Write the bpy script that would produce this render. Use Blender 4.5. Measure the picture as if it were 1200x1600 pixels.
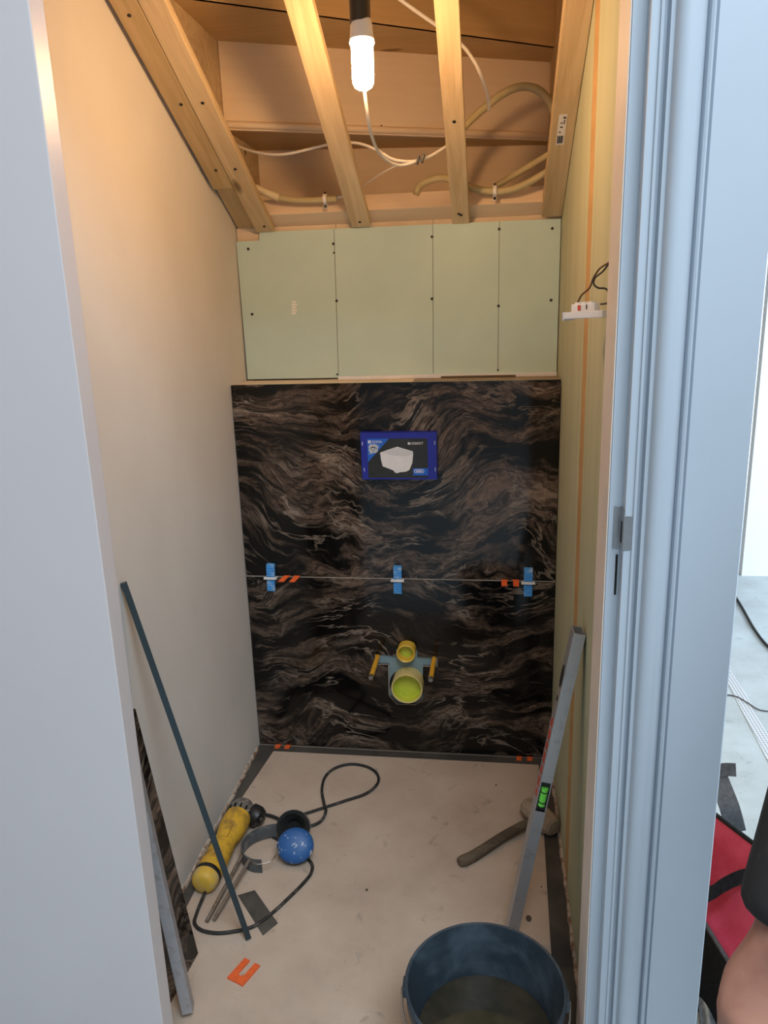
import bpy, bmesh, math, random
from mathutils import Vector, Matrix, Euler
from mathutils.geometry import tessellate_polygon
random.seed(4)
for o in list(bpy.data.objects): bpy.data.objects.remove(o)
SC = bpy.context.scene
COL = SC.collection

# ------------------------------------------------------------------ camera
FPX, YAW, PIT, ROL, CH = 1212.5, -.1438, .2633, .0313, 1.4258
CAMP = Vector((0, 0, CH))
_f = Vector((math.sin(YAW)*math.cos(PIT), math.cos(YAW)*math.cos(PIT), -math.sin(PIT)))
_r0 = Vector((math.cos(YAW), -math.sin(YAW), 0)); _d0 = _f.cross(_r0)
_r = math.cos(ROL)*_r0 + math.sin(ROL)*_d0; _d = -math.sin(ROL)*_r0 + math.cos(ROL)*_d0
cd = bpy.data.cameras.new('camera'); cam = bpy.data.objects.new('camera', cd); COL.objects.link(cam)
cd.sensor_fit = 'VERTICAL'; cd.sensor_height = 36.0; cd.lens = FPX/1600*36.0; cd.clip_start = .02
m = Matrix((_r, -_d, -_f)).transposed().to_4x4(); m.translation = CAMP; cam.matrix_world = m
SC.camera = cam
def ray(u, v): return _r*((u-600)/FPX) + _d*((v-800)/FPX) + _f
def at(u, v, ax, val):                      # point of a world plane (X, Y or Z = val)
    d = ray(u, v); i = 'XYZ'.index(ax); return CAMP + d*((val-CAMP[i])/d[i])

# ------------------------------------------------------------------ world, daylight, exposure
w = bpy.data.worlds.new('world'); SC.world = w; w.use_nodes = True
w.node_tree.nodes['Background'].inputs[0].default_value = (.75, .87, 1, 1)
w.node_tree.nodes['Background'].inputs[1].default_value = .6
def area(name, loc, rot, sx, sy, energy, col):
    l = bpy.data.lights.new(name, 'AREA'); l.shape = 'RECTANGLE'; l.size, l.size_y = sx, sy; l.energy = energy; l.color = col
    o = bpy.data.objects.new(name, l); COL.objects.link(o); o.location = loc; o.rotation_euler = rot; return o
area('added_hall_skylight', (.62, -.62, 3.19), (0, 0, 0), 1.5, 1.8, 118, (.78, .90, 1.0))  # unseen skylight, added to set the daylight level at the doorway
area('added_hall_window_light', (3.98, 2.6, 1.3), (0, math.radians(90), 0), 2.1, 2.5, 230, (.72, .87, 1.0))  # unseen window, added to brighten the far hall floor
vs = SC.view_settings; vs.view_transform = 'Standard'; vs.look = 'None'; vs.gamma = 1; vs.exposure = 0.0; vs.use_curve_mapping = False
BULB_L, BULB_C = 242.0, (1.0, .57, .265)

# ------------------------------------------------------------------ materials
def newmat(name):
    m = bpy.data.materials.new(name); m.use_nodes = True
    return m, m.node_tree, m.node_tree.nodes['Principled BSDF']
def N(t, kind, **kw):
    n = t.nodes.new(kind)
    for k, v in kw.items():
        if hasattr(n, k) and not k.startswith('i_'): setattr(n, k, v)
    return n
def ramp(t, stops):
    n = t.nodes.new('ShaderNodeValToRGB'); e = n.color_ramp.elements
    while len(e) < len(stops): e.new(.5)
    for k, (p, c) in zip(e, stops): k.position = p; k.color = (*c, 1) if len(c) == 3 else c
    return n
def coords(t, scale=(1, 1, 1), rnd=True):
    tc = t.nodes.new('ShaderNodeTexCoord'); mp = t.nodes.new('ShaderNodeMapping'); mp.inputs['Scale'].default_value = scale
    if rnd:
        oi = t.nodes.new('ShaderNodeObjectInfo'); ml = t.nodes.new('ShaderNodeMath'); ml.operation = 'MULTIPLY'; ml.inputs[1].default_value = 17
        t.links.new(oi.outputs['Random'], ml.inputs[0])
        cb = t.nodes.new('ShaderNodeCombineXYZ')
        for i in range(3): t.links.new(ml.outputs[0], cb.inputs[i])
        va = t.nodes.new('ShaderNodeVectorMath'); va.operation = 'ADD'
        t.links.new(tc.outputs['Object'], va.inputs[0]); t.links.new(cb.outputs[0], va.inputs[1]); t.links.new(va.outputs[0], mp.inputs['Vector'])
    else: t.links.new(tc.outputs['Object'], mp.inputs['Vector'])
    return mp.outputs[0]
def noise(t, vec, scale, detail=4, rough=.55, dist=0):
    n = t.nodes.new('ShaderNodeTexNoise'); n.inputs['Scale'].default_value = scale; n.inputs['Detail'].default_value = detail
    n.inputs['Roughness'].default_value = rough; n.inputs['Distortion'].default_value = dist
    t.links.new(vec, n.inputs['Vector']); return n
def bump(t, b, h, strength=.2, dist=.002):
    n = t.nodes.new('ShaderNodeBump'); n.inputs['Strength'].default_value = strength; n.inputs['Distance'].default_value = dist
    t.links.new(h, n.inputs['Height']); t.links.new(n.outputs[0], b.inputs['Normal'])
def plain(name, c, rough=.6, metal=0, var=.12, scale=30, spec=.5, bmp=0.0, stretch=(1, 1, 1)):
    m, t, b = newmat(name); b.inputs['Roughness'].default_value = rough; b.inputs['Metallic'].default_value = metal
    b.inputs['Specular IOR Level'].default_value = spec
    v = coords(t, stretch); n = noise(t, v, scale)
    lo_ = tuple(max(0, x*(1-var)) for x in c); hi = tuple(min(1, x*(1+var)) for x in c)
    r = ramp(t, [(.3, lo_), (.7, hi)]); t.links.new(n.outputs['Fac'], r.inputs[0]); t.links.new(r.outputs[0], b.inputs['Base Color'])
    if bmp: bump(t, b, n.outputs['Fac'], bmp)
    return m
def wood(name, dark, light, rough=.6, knots=True):
    m, t, b = newmat(name); b.inputs['Roughness'].default_value = rough; b.inputs['Specular IOR Level'].default_value = .25
    v = coords(t, (1.6, 26, 26)); n = noise(t, v, 1.5, 6, .6, 1.2)
    v2 = coords(t, (1, 7, 7)); n2 = noise(t, v2, 1.1, 3, .5)
    r = ramp(t, [(.32, dark), (.5, tuple((a+c)/2 for a, c in zip(dark, light))), (.68, light)])
    mx = t.nodes.new('ShaderNodeMix'); mx.data_type = 'FLOAT'; mx.inputs[0].default_value = .45
    t.links.new(n.outputs['Fac'], mx.inputs[2]); t.links.new(n2.outputs['Fac'], mx.inputs[3]); t.links.new(mx.outputs[0], r.inputs[0])
    out = r.outputs[0]
    if knots:
        v3 = coords(t, (3.2, 9, 9)); vo = t.nodes.new('ShaderNodeTexVoronoi'); vo.inputs['Scale'].default_value = .9
        t.links.new(v3, vo.inputs['Vector']); kr = ramp(t, [(.06, (1, 1, 1)), (.12, (0, 0, 0))]); t.links.new(vo.outputs['Distance'], kr.inputs[0])
        m2 = t.nodes.new('ShaderNodeMix'); m2.data_type = 'RGBA'; t.links.new(kr.outputs[0], m2.inputs[0]); t.links.new(out, m2.inputs[6])
        m2.inputs[7].default_value = (*[x*.45 for x in dark], 1); out = m2.outputs[2]
    t.links.new(out, b.inputs['Base Color']); bump(t, b, n.outputs['Fac'], .15, .001)
    return m
def marble(name='dark_marble_tile', brown=.002, tilt=-10):
    m, t, b = newmat(name); L = t.links
    v = coords(t, (1, 1, 1), False)
    def warp(vec, scale, amp, det):
        n = noise(t, vec, scale, det, .5); sb = t.nodes.new('ShaderNodeVectorMath'); sb.operation = 'SUBTRACT'; sb.inputs[1].default_value = (.5, .5, .5)
        L.new(n.outputs['Color'], sb.inputs[0]); sc = t.nodes.new('ShaderNodeVectorMath'); sc.operation = 'SCALE'; sc.inputs['Scale'].default_value = amp
        L.new(sb.outputs[0], sc.inputs[0]); ad = t.nodes.new('ShaderNodeVectorMath'); L.new(vec, ad.inputs[0]); L.new(sc.outputs[0], ad.inputs[1]); return ad.outputs[0]
    p = warp(v, 2.0, .42, 2); p = warp(p, 7.0, .085, 3); p = warp(p, 24.0, .018, 3)
    rot = t.nodes.new('ShaderNodeMapping'); rot.inputs['Rotation'].default_value = (0, math.radians(tilt), 0); rot.inputs['Scale'].default_value = (1.0, 1, 4.6)
    L.new(p, rot.inputs['Vector']); q = rot.outputs[0]
    def mixc(f, a, col, vec=None):
        x = t.nodes.new('ShaderNodeMix'); x.data_type = 'RGBA'; L.new(f, x.inputs[0]); L.new(a, x.inputs[6]); x.inputs[7].default_value = (*col, 1); return x.outputs[2]
    def mul(a, c):
        mm = t.nodes.new('ShaderNodeMath'); mm.operation = 'MULTIPLY'; L.new(a, mm.inputs[0]); L.new(c, mm.inputs[1]); return mm.outputs[0]
    k = brown
    big = noise(t, q, 3.0, 10, .60)                       # brown strata
    rb = ramp(t, [(.0, (.004, .004, .004)), (.44-k, (.006, .0055, .005)), (.475-k, (.036, .026, .020)), (.52-k, (.110, .076, .056)), (.545-k, (.018, .013, .011)), (.585-k, (.185, .126, .092)), (.62-k, (.060, .043, .033)), (.68-k, (.29, .212, .16)), (.78-k, (.10, .078, .063))])
    L.new(big.outputs['Fac'], rb.inputs[0]); c = rb.outputs[0]
    gr = noise(t, v, 60, 6, .75); gm = ramp(t, [(.35, (.45, .45, .45)), (.7, (1.35, 1.35, 1.35))]); L.new(gr.outputs['Fac'], gm.inputs[0])
    x = t.nodes.new('ShaderNodeMix'); x.data_type = 'RGBA'; x.blend_type = 'MULTIPLY'; x.inputs[0].default_value = .8; L.new(c, x.inputs[6]); L.new(gm.outputs[0], x.inputs[7]); c = x.outputs[2]
    def ridge(scale, width, fac, det, vec=q):
        n = noise(t, vec, scale, det, .55); a = t.nodes.new('ShaderNodeMath'); a.operation = 'SUBTRACT'; a.inputs[1].default_value = .5; L.new(n.outputs['Fac'], a.inputs[0])
        ab = t.nodes.new('ShaderNodeMath'); ab.operation = 'ABSOLUTE'; L.new(a.outputs[0], ab.inputs[0]); r = ramp(t, [(0, (fac,)*3), (width, (0, 0, 0))]); L.new(ab.outputs[0], r.inputs[0]); return r.outputs[0]
    c = mixc(ridge(1.9, .045, .95, 6), c, (.004, .004, .004))          # black rivers
    msk = ramp(t, [(.50-k, (0, 0, 0)), (.60-k, (1, 1, 1))]); L.new(big.outputs['Fac'], msk.inputs[0])
    mk = noise(t, v, 5.0, 3, .5); m2 = ramp(t, [(.45, (.05, .05, .05)), (.62, (1, 1, 1))]); L.new(mk.outputs['Fac'], m2.inputs[0])
    c = mixc(mul(ridge(4.2, .022, .9, 8), m2.outputs[0]), c, (.27, .21, .165))
    c = mixc(mul(mul(ridge(7.0, .016, .9, 8), m2.outputs[0]), msk.outputs[0]), c, (.36, .32, .28))
    L.new(c, b.inputs['Base Color']); b.inputs['Roughness'].default_value = .09; b.inputs['Specular IOR Level'].default_value = .33
    return m
def floor_mat(name='dusty_screed', k=(1, 1, 1)):
    m, t, b = newmat(name); L = t.links; v = coords(t, (1, 1, 1), False)
    a = noise(t, v, 4.5, 8, .65); r = ramp(t, [(.3, (.44, .335, .26)), (.55, (.525, .41, .32)), (.75, (.59, .475, .38))]); L.new(a.outputs['Fac'], r.inputs[0])
    s = noise(t, v, 16, 3, .6, .8); sr = ramp(t, [(.63, (0, 0, 0)), (.76, (1, 1, 1))]); L.new(s.outputs['Fac'], sr.inputs[0])
    x = t.nodes.new('ShaderNodeMix'); x.data_type = 'RGBA'; L.new(sr.outputs[0], x.inputs[0]); L.new(r.outputs[0], x.inputs[6]); x.inputs[7].default_value = (.33, .27, .21, 1)
    g = noise(t, v, 170, 2); bump(t, b, g.outputs['Fac'], .25, .0015)
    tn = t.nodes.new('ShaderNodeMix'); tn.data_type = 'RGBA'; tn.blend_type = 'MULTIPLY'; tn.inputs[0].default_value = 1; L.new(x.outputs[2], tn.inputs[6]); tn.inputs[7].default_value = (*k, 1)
    L.new(tn.outputs[2], b.inputs['Base Color']); b.inputs['Roughness'].default_value = .85; b.inputs['Specular IOR Level'].default_value = .2
    return m
def board_mat(name, c1, c2, stretch=(1, 1, 1), scale=5):
    m, t, b = newmat(name); L = t.links; v = coords(t, stretch, False)
    a = noise(t, v, scale, 6, .6); r = ramp(t, [(.32, c1), (.68, c2)]); L.new(a.outputs['Fac'], r.inputs[0]); L.new(r.outputs[0], b.inputs['Base Color'])
    g = noise(t, v, 90, 3); bump(t, b, g.outputs['Fac'], .10, .001)
    b.inputs['Roughness'].default_value = .75; b.inputs['Specular IOR Level'].default_value = .25; return m
def emit(name, c, s):
    m, t, b = newmat(name); b.inputs['Base Color'].default_value = (*c, 1); b.inputs['Emission Color'].default_value = (*c, 1); b.inputs['Emission Strength'].default_value = s
    return m
def splat(name, base, spot, scale, lo_, hi, rough=.6, metal=0):       # base colour with dried splashes
    m, t, b = newmat(name); L = t.links; v = coords(t); n = noise(t, v, scale, 5, .6, .3); r = ramp(t, [(lo_, base), (hi, spot)])
    L.new(n.outputs['Fac'], r.inputs[0]); L.new(r.outputs[0], b.inputs['Base Color']); b.inputs['Roughness'].default_value = rough; b.inputs['Metallic'].default_value = metal
    return m
M = dict(
    marble=marble(), marble2=marble('dark_marble_tile_darker_piece', -.035, 7), floor=floor_mat(), floorhall=floor_mat('daylit_hall_screed', (.88, 1.24, 1.66)),  # hall floor: same screed, recoloured cool and pale for its daylight
    plaster=board_mat('skimmed_plaster', (.665, .635, .60), (.735, .705, .67), (1, 1, .8), 3.0),
    green=board_mat('green_plasterboard', (.53, .69, .64), (.58, .735, .68), (1, 1, 1), 7),
    olive=board_mat('olive_plasterboard', (.44, .46, .315), (.52, .535, .38), (1, 9, .35), 2.6),
    tan=board_mat('brown_joint_paper', (.46, .29, .13), (.54, .35, .17), (1, 1, 3), 6),
    backing=board_mat('pale_backing_board', (.66, .52, .37), (.76, .62, .46), (1, 1, 1), 6),
    pine=wood('pine_batten', (.46, .32, .165), (.78, .62, .39)),
    pine2=wood('darker_pine_batten', (.40, .275, .125), (.64, .475, .26)),
    beam=wood('pale_spruce_beam', (.76, .58, .40), (.86, .70, .51)),
    riser=wood('pale_stair_riser', (.86, .68, .47), (.92, .76, .56), .6, False),
    tread=wood('oiled_stair_tread', (.52, .34, .15), (.64, .44, .21)),
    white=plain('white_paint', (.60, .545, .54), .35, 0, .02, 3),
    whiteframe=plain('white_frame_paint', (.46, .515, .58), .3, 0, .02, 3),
    hallgrey=plain('hall_low_bounce_grey', (.40, .385, .37), .9, 0, .08, 3),  # unseen hall surfaces darkened to cut bounce onto the door fronts
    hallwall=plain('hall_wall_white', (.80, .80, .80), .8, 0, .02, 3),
    cut=board_mat('raw_board_edge', (.70, .56, .40), (.80, .66, .50), (1, 1, 2), 10),
    lining=plain('bulb_warm_cream', (.80, .70, .62), .5, 0, .05, 12),  # cream stands in for the bulb's warm light on the reveal
    tape=splat('grey_sealing_tape', (.050, .044, .038), (.10, .085, .07), 6, .45, .7, .7),
    grout=plain('pale_joint', (.50, .42, .34), .8),
    crumbs=splat('crumbled_plaster_edge', (.55, .45, .36), (.25, .13, .07), 60, .45, .62, .9),
    screw=plain('black_screw', (.012, .011, .010), .5),
    pencil=plain('pencil_line', (.16, .18, .14), .9),
    chalk=plain('chalk_white_print', (.92, .93, .90), .9),
    plug=plain('hole_dark', (.01, .009, .008), .9),
    bluebox=plain('blue_card', (.012, .022, .33), .45, 0, .12, 25),
    lightblue=plain('print_light_blue', (.01, .13, .62), .45, 0, .05),
    printdark=plain('print_dark_photo', (.022, .024, .024), .4, 0, .5, 9),
    printwhite=plain('print_white', (.80, .80, .82), .45, 0, .04),
    printlid=plain('print_lid_grey', (.66, .66, .69), .45, 0, .04),
    printgrey=plain('print_grey', (.50, .55, .62), .45, 0, .04),
    clipblue=splat('blue_wedge', (.08, .36, .80), (.50, .64, .75), 38, .52, .68, .5),
    clipwhite=plain('white_clip', (.80, .78, .76), .4, 0, .04),
    orange=plain('orange_plastic', (.80, .13, .03), .5, 0, .12, 60),
    pipe=plain('yellow_pipe', (.80, .52, .07), .35, 0, .06, 10),
    pipe2=plain('pale_yellow_pipe', (.72, .58, .22), .35, 0, .06, 10),
    pipein=plain('green_yellow_plug', (.62, .66, .07), .35, 0, .06, 10),
    rodyel=splat('yellow_rod_sleeve', (.82, .43, .03), (.60, .30, .03), 50, .5, .7, .45),
    steel=splat('worn_steel', (.34, .31, .28), (.18, .13, .09), 40, .5, .7, .4, .8),
    plate=plain('blue_grey_plate', (.23, .33, .36), .6, 0, .08, 20),
    black=plain('black_plastic', (.014, .013, .013), .45, 0, .3),
    cord=splat('dusty_black_cord', (.018, .017, .016), (.12, .11, .10), 50, .52, .75, .6),
    cable=plain('white_cable', (.80, .76, .70), .4, 0, .03),
    conduit=plain('olive_conduit', (.50, .42, .22), .5, 0, .06, 40),
    sleeve=plain('cream_sleeve', (.80, .70, .45), .4, 0, .03),
    brownwire=plain('brown_wire', (.11, .04, .015), .4), 
    bulb=emit('lit_bulb', BULB_C, BULB_L), bulbbase=plain('white_bulb_base', (.78, .76, .76), .35, 0, .02),
    lampblack=plain('black_holder', (.02, .017, .016), .4, 0, .15),
    yellow=splat('dirty_yellow_tool', (.66, .38, .035), (.22, .12, .04), 26, .44, .70, .5),
    capyel=splat('dusty_yellow_cap', (.72, .45, .06), (.55, .45, .30), 30, .5, .7, .5),
    gear=splat('dusty_gear_housing', (.16, .14, .125), (.42, .37, .32), 45, .45, .65, .55, .3),
    bluecup=splat('splashed_blue_cup', (.020, .10, .30), (.50, .56, .62), 55, .58, .66, .5),
    band=splat('grey_headband', (.085, .09, .095), (.19, .19, .19), 30, .5, .7, .6),
    foam=plain('black_foam', (.01, .01, .01), .95),
    teal=plain('dark_teal_bar', (.028, .048, .058), .45, .2, .08, 30),
    alu=splat('aluminium', (.52, .52, .54), (.40, .40, .42), 60, .55, .7, .42, .7),
    aluwarm=splat('dusty_aluminium', (.40, .40, .42), (.30, .29, .28), 60, .5, .7, .55, .4),
    red=plain('red_print', (.55, .06, .04), .5, 0, .3, 60),
    vial=plain('green_vial', (.20, .85, .10), .2, 0, .1),
    rubber=splat('dusty_rubber_head', (.36, .28, .20), (.26, .20, .14), 20, .45, .65, .9),
    handle=wood('dirty_wood_handle', (.06, .042, .03), (.20, .15, .10), .8, False),
    bucket=splat('black_bucket', (.030, .046, .062), (.10, .135, .17), 9, .48, .75, .45),
    stone=plain('brown_stone', (.10, .075, .05), .9, 0, .3),
    bagred=splat('red_lining', (.46, .032, .075), (.58, .065, .13), 10, .4, .6, .8),
    bagblack=plain('black_fabric', (.014, .015, .017), .85, 0, .3, 120, .2, .3),
    baggrey=plain('grey_webbing', (.10, .105, .12), .8, 0, .25, 90, .3, .3),
    zinc=splat('zinc_tube', (.48, .54, .62), (.24, .28, .34), 30, .45, .65, .35, .6),
    sleevefab=splat('black_sleeve', (.012, .011, .011), (.035, .03, .028), 60, .6, .75, .9),
    skin=splat('skin', (.40, .19, .13), (.34, .14, .095), 25, .4, .7, .5),
    hair=plain('dark_hair', (.03, .02, .014), .7, 0, .4, 80),
    denim=plain('dark_trousers', (.025, .028, .035), .9, 0, .3, 60),
    boot=plain('brown_boot', (.06, .04, .025), .7, 0, .3),
    plate_metal=plain('strike_plate', (.42, .43, .45), .3, .9, .1, 30),
    sticker=plain('white_sticker', (.78, .76, .74), .6, 0, .03),
)
def water():
    m, t, b = newmat('murky_water'); b.inputs['Base Color'].default_value = (.035, .032, .024, 1); b.inputs['Roughness'].default_value = .04
    v = coords(t, (1, 1, 1), False); n = noise(t, v, 14, 4); r = ramp(t, [(.35, (.022, .021, .015)), (.7, (.050, .042, .028))])
    t.links.new(n.outputs['Fac'], r.inputs[0]); t.links.new(r.outputs[0], b.inputs['Base Color']); return m
M['water'] = water()
def bead_mat():
    m, t, b = newmat('perforated_bead'); v = coords(t, (90, 90, 90), False)
    vo = t.nodes.new('ShaderNodeTexVoronoi'); vo.inputs['Randomness'].default_value = 0; vo.inputs['Scale'].default_value = 1; t.links.new(v, vo.inputs['Vector'])
    r = ramp(t, [(.30, (.20, .21, .23)), (.36, (.62, .64, .68))]); t.links.new(vo.outputs['Distance'], r.inputs[0]); t.links.new(r.outputs[0], b.inputs['Base Color']); return m
M['bead'] = bead_mat()

# ------------------------------------------------------------------ mesh helpers
V = Vector
def catmull(pts, n=8, closed=False):
    P = [V(p) for p in pts]; out = []
    L = len(P); rng = L if closed else L-1
    for i in range(rng):
        if closed: a, b, c, d = P[i-1], P[i], P[(i+1) % L], P[(i+2) % L]
        else: a, b, c, d = P[max(i-1, 0)], P[i], P[i+1], P[min(i+2, L-1)]
        for k in range(n):
            s = k/n; out.append(.5*((2*b)+(c-a)*s+(2*a-5*b+4*c-d)*s*s+(3*b-a-3*c+d)*s**3))
    if not closed: out.append(P[-1])
    return out
class MB:
    def __init__(s): s.v = []; s.f = []; s.mi = []
    def add(s, vs, fs, mi=0):
        o = len(s.v); s.v += [V(p) for p in vs]; s.f += [tuple(i+o for i in f) for f in fs]; s.mi += [mi]*len(fs); return s
    def box(s, lo_, hi, mi=0, bev=0):
        return s.obox((V(lo_)+V(hi))/2, (V(hi)-V(lo_)), Matrix.Identity(3), mi, bev)
    def obox(s, c, size, R=Matrix.Identity(3), mi=0, bev=0):
        bm = bmesh.new(); bmesh.ops.create_cube(bm, size=1)
        for v in bm.verts: v.co = V((v.co.x*size[0], v.co.y*size[1], v.co.z*size[2]))
        if bev: bmesh.ops.bevel(bm, geom=bm.edges[:], offset=bev, segments=2, affect='EDGES', profile=.5)
        bm.verts.index_update()
        s.add([R @ v.co + V(c) for v in bm.verts], [[v.index for v in f.verts] for f in bm.faces], mi); bm.free(); return s
    def tube(s, pts, r, n=10, smooth=8, cap=True, mi=0, ribs=0):
        P = catmull(pts, smooth) if smooth else [V(p) for p in pts]
        rs = r if isinstance(r, (list, tuple)) else None
        up = V((0, 0, 1)); rings = []; prev = None
        for i, p in enumerate(P):
            t = (P[min(i+1, len(P)-1)]-P[max(i-1, 0)])
            t = t.normalized() if t.length > 1e-9 else V((0, 0, 1))
            if prev is None:
                a = up if abs(t.z) < .9 else V((1, 0, 0)); x = a.cross(t).normalized()
            else: x = (prev - t*prev.dot(t)).normalized()
            prev = x; y = t.cross(x)
            if rs: q = i/(len(P)-1)*(len(rs)-1); k = min(int(q), len(rs)-2); rr = rs[k]+(rs[k+1]-rs[k])*(q-k)
            else: rr = r
            if ribs: rr *= 1+.06*(1 if i % 2 else -1)
            rings.append([p + rr*(math.cos(2*math.pi*j/n)*x+math.sin(2*math.pi*j/n)*y) for j in range(n)])
        vs = [v for g in rings for v in g]; fs = []
        for i in range(len(rings)-1):
            for j in range(n): fs.append((i*n+j, i*n+(j+1) % n, (i+1)*n+(j+1) % n, (i+1)*n+j))
        if cap: fs += [tuple(range(n))[::-1], tuple((len(rings)-1)*n+j for j in range(n))]
        return s.add(vs, fs, mi)
    def lathe(s, prof, o, axis, n=32, mi=0, sx=1, sy=1):
        a = V(axis).normalized(); h = V((0, 0, 1)) if abs(a.z) < .9 else V((1, 0, 0)); x = h.cross(a).normalized(); y = a.cross(x); o = V(o)
        vs = []; fs = []
        for (r, z) in prof:
            for j in range(n):
                q = 2*math.pi*j/n; vs.append(o+a*z+r*(sx*math.cos(q)*x+sy*math.sin(q)*y))
        for i in range(len(prof)-1):
            for j in range(n): fs.append((i*n+j, i*n+(j+1) % n, (i+1)*n+(j+1) % n, (i+1)*n+j))
        return s.add(vs, fs, mi)
    def prism(s, poly, o, ex, ey, ez, h, mi=0, holes=()):
        # polygon (2-D) in plane (o, ex, ey), thickened h along ez
        o, ex, ey, ez = V(o), V(ex), V(ey), V(ez); loops = [list(poly)]+[list(q) for q in holes]
        flat = [p for l in loops for p in l]; tri = tessellate_polygon([[V((p[0], p[1], 0)) for p in l] for l in loops])
        n = len(flat); a = [o+ex*p[0]+ey*p[1] for p in flat]; b = [p+ez*h for p in a]
        fs = [tuple(t_) for t_ in tri]+[tuple(i+n for i in t_)[::-1] for t_ in tri]; k = 0
        for l in loops:
            for i in range(len(l)): fs.append((k+i, k+(i+1) % len(l), k+(i+1) % len(l)+n, k+i+n))
            k += len(l)
        return s.add(a+b, fs, mi)
    def data(s, name, mats, origin, smooth):
        me = bpy.data.meshes.new(name); o = V(origin); me.from_pydata([tuple(v-o) for v in s.v], [], s.f)
        for m_ in (mats if isinstance(mats, list) else [mats]): me.materials.append(M[m_])
        bm = bmesh.new(); bm.from_mesh(me); bmesh.ops.recalc_face_normals(bm, faces=bm.faces[:]); bm.to_mesh(me); bm.free()
        for p, k in zip(me.polygons, s.mi): p.material_index = k; p.use_smooth = bool(smooth)
        if smooth: 
            try: me.set_sharp_from_angle(angle=math.radians(smooth if smooth > 1 else 40))
            except Exception: pass
        me.update(); return me
    def build(s, name, mats, parent=None, origin=None, smooth=0, **tags):
        if parent is not None: org = wloc(parent) if origin is None else V(origin)
        else: org = V(origin) if origin is not None else V((0, 0, 0))
        me = s.data(name, mats, org, smooth); o = bpy.data.objects.new(name, me); COL.objects.link(o)
        if parent is not None: o.parent = parent; o.location = org - wloc(parent)
        else: o.location = org
        tag(o, **tags); return o
def wloc(o):
    p = V(o.location)
    while o.parent: o = o.parent; p = p + V(o.location)
    return p
def tag(o, label=None, cat=None, group=None, kind=None):
    if label: o['label'] = label
    if cat: o['category'] = cat
    if group: o['group'] = group
    if kind: o['kind'] = kind
    return o
def empty(name, loc, **t):
    o = bpy.data.objects.new(name, None); o.empty_display_size = .05; o.location = loc; COL.objects.link(o); return tag(o, **t)
def frame(d, up):
    d = V(d).normalized(); y = V(up).cross(d).normalized(); z = d.cross(y); return Matrix((d, y, z)).transposed()
def plank(name, p0, p1, w_, t_, up, mat, parent=None, bev=.0015, **tags):
    """bar along local X from p0 to p1 (centre line), w_ across, t_ along up"""
    p0, p1 = V(p0), V(p1); R = frame(p1-p0, up); b = MB(); b.obox((0, 0, 0), ((p1-p0).length, w_, t_), Matrix.Identity(3), 0, bev)
    me = b.data(name, mat, (0, 0, 0), 0); o = bpy.data.objects.new(name, me); COL.objects.link(o)
    loc = (p0+p1)/2
    if parent is not None: o.parent = parent; loc = loc - wloc(parent)
    mw = R.to_4x4(); mw.translation = loc; o.matrix_basis = mw
    tag(o, **tags); return o
def disc_data(name, r, h, mat, n=10):
    b = MB(); b.lathe([(0, 0), (r, 0), (r, h), (0, h)], (0, 0, 0), (0, 0, 1), n); return b.data(name, mat, (0, 0, 0), 0)
SCREW = disc_data('screw', .0042, .0016, 'screw')
KNOB = disc_data('screw_small', .003, .0014, 'screw')
def screw(parent, p, nrm, me=SCREW):
    """a screw head seated on a surface, child of an unrotated or rotated parent"""
    o = bpy.data.objects.new('screw', me); COL.objects.link(o); o.parent = parent
    mw = V((0, 0, 1)).rotation_difference(V(nrm)).to_matrix().to_4x4(); mw.translation = V(p)
    bpy.context.view_layer.update() if False else None
    pm = Matrix.Translation(wloc(parent)) if not parent.get('_rot') else parent.matrix_basis.copy()
    o.matrix_basis = pm.inverted() @ mw; return o

D, XL, XR, HJ, HT = 2.2365, -.7727, .1895, .6033, 1.2035
GY = 2.390                                           # face of the green board
TH = math.radians(28); SL = V((0, math.cos(TH), -math.sin(TH))); SN = V((0, math.sin(TH), math.cos(TH)))
def slope(x, y): return V((x, y, 1.638+(2.39-y)*math.tan(TH)))

# ------------------------------------------------------------------ shell of the small room
b = MB(); b.box((-2.6, -3.0, -.12), (4.1, 1.06, 0)); b.box((.3185, 1.06, -.12), (4.1, 6.6, 0)); b.box((-.93, 3.1, -.12), (.3185, 6.6, 0)); b.build('floor_hall', 'floorhall', kind='structure', label='concrete hall floor tinted for daylight')
b = MB(); b.box((-.93, 1.06, -.12), (.3185, 3.1, 0)); FLOOR = b.build('floor', 'floor', kind='structure', label='dusty grey concrete screed floor')
b = MB(); b.prism([(XL, 1.16), (-.742, 1.16), (-.742, 1.70), (-.742, 1.95), (-.715, 2.205), (XL, D)], (0, 0, 0), (1, 0, 0), (0, 1, 0), (0, 0, 1), .0016); b.build('sealing_tape', 'tape', FLOOR)
b = MB(); b.prism([(-.715, 2.205), (.15, 2.203), (XR, D), (XL, D)], (0, 0, 0), (1, 0, 0), (0, 1, 0), (0, 0, 1), .0016); b.build('sealing_tape', 'tape', FLOOR)
b = MB(); b.prism([(.133, 1.16), (XR, 1.16), (XR, D), (.150, 2.203), (.148, 1.95), (.138, 1.5)], (0, 0, 0), (1, 0, 0), (0, 1, 0), (0, 0, 1), .0016); b.build('sealing_tape', 'tape', FLOOR)
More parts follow.
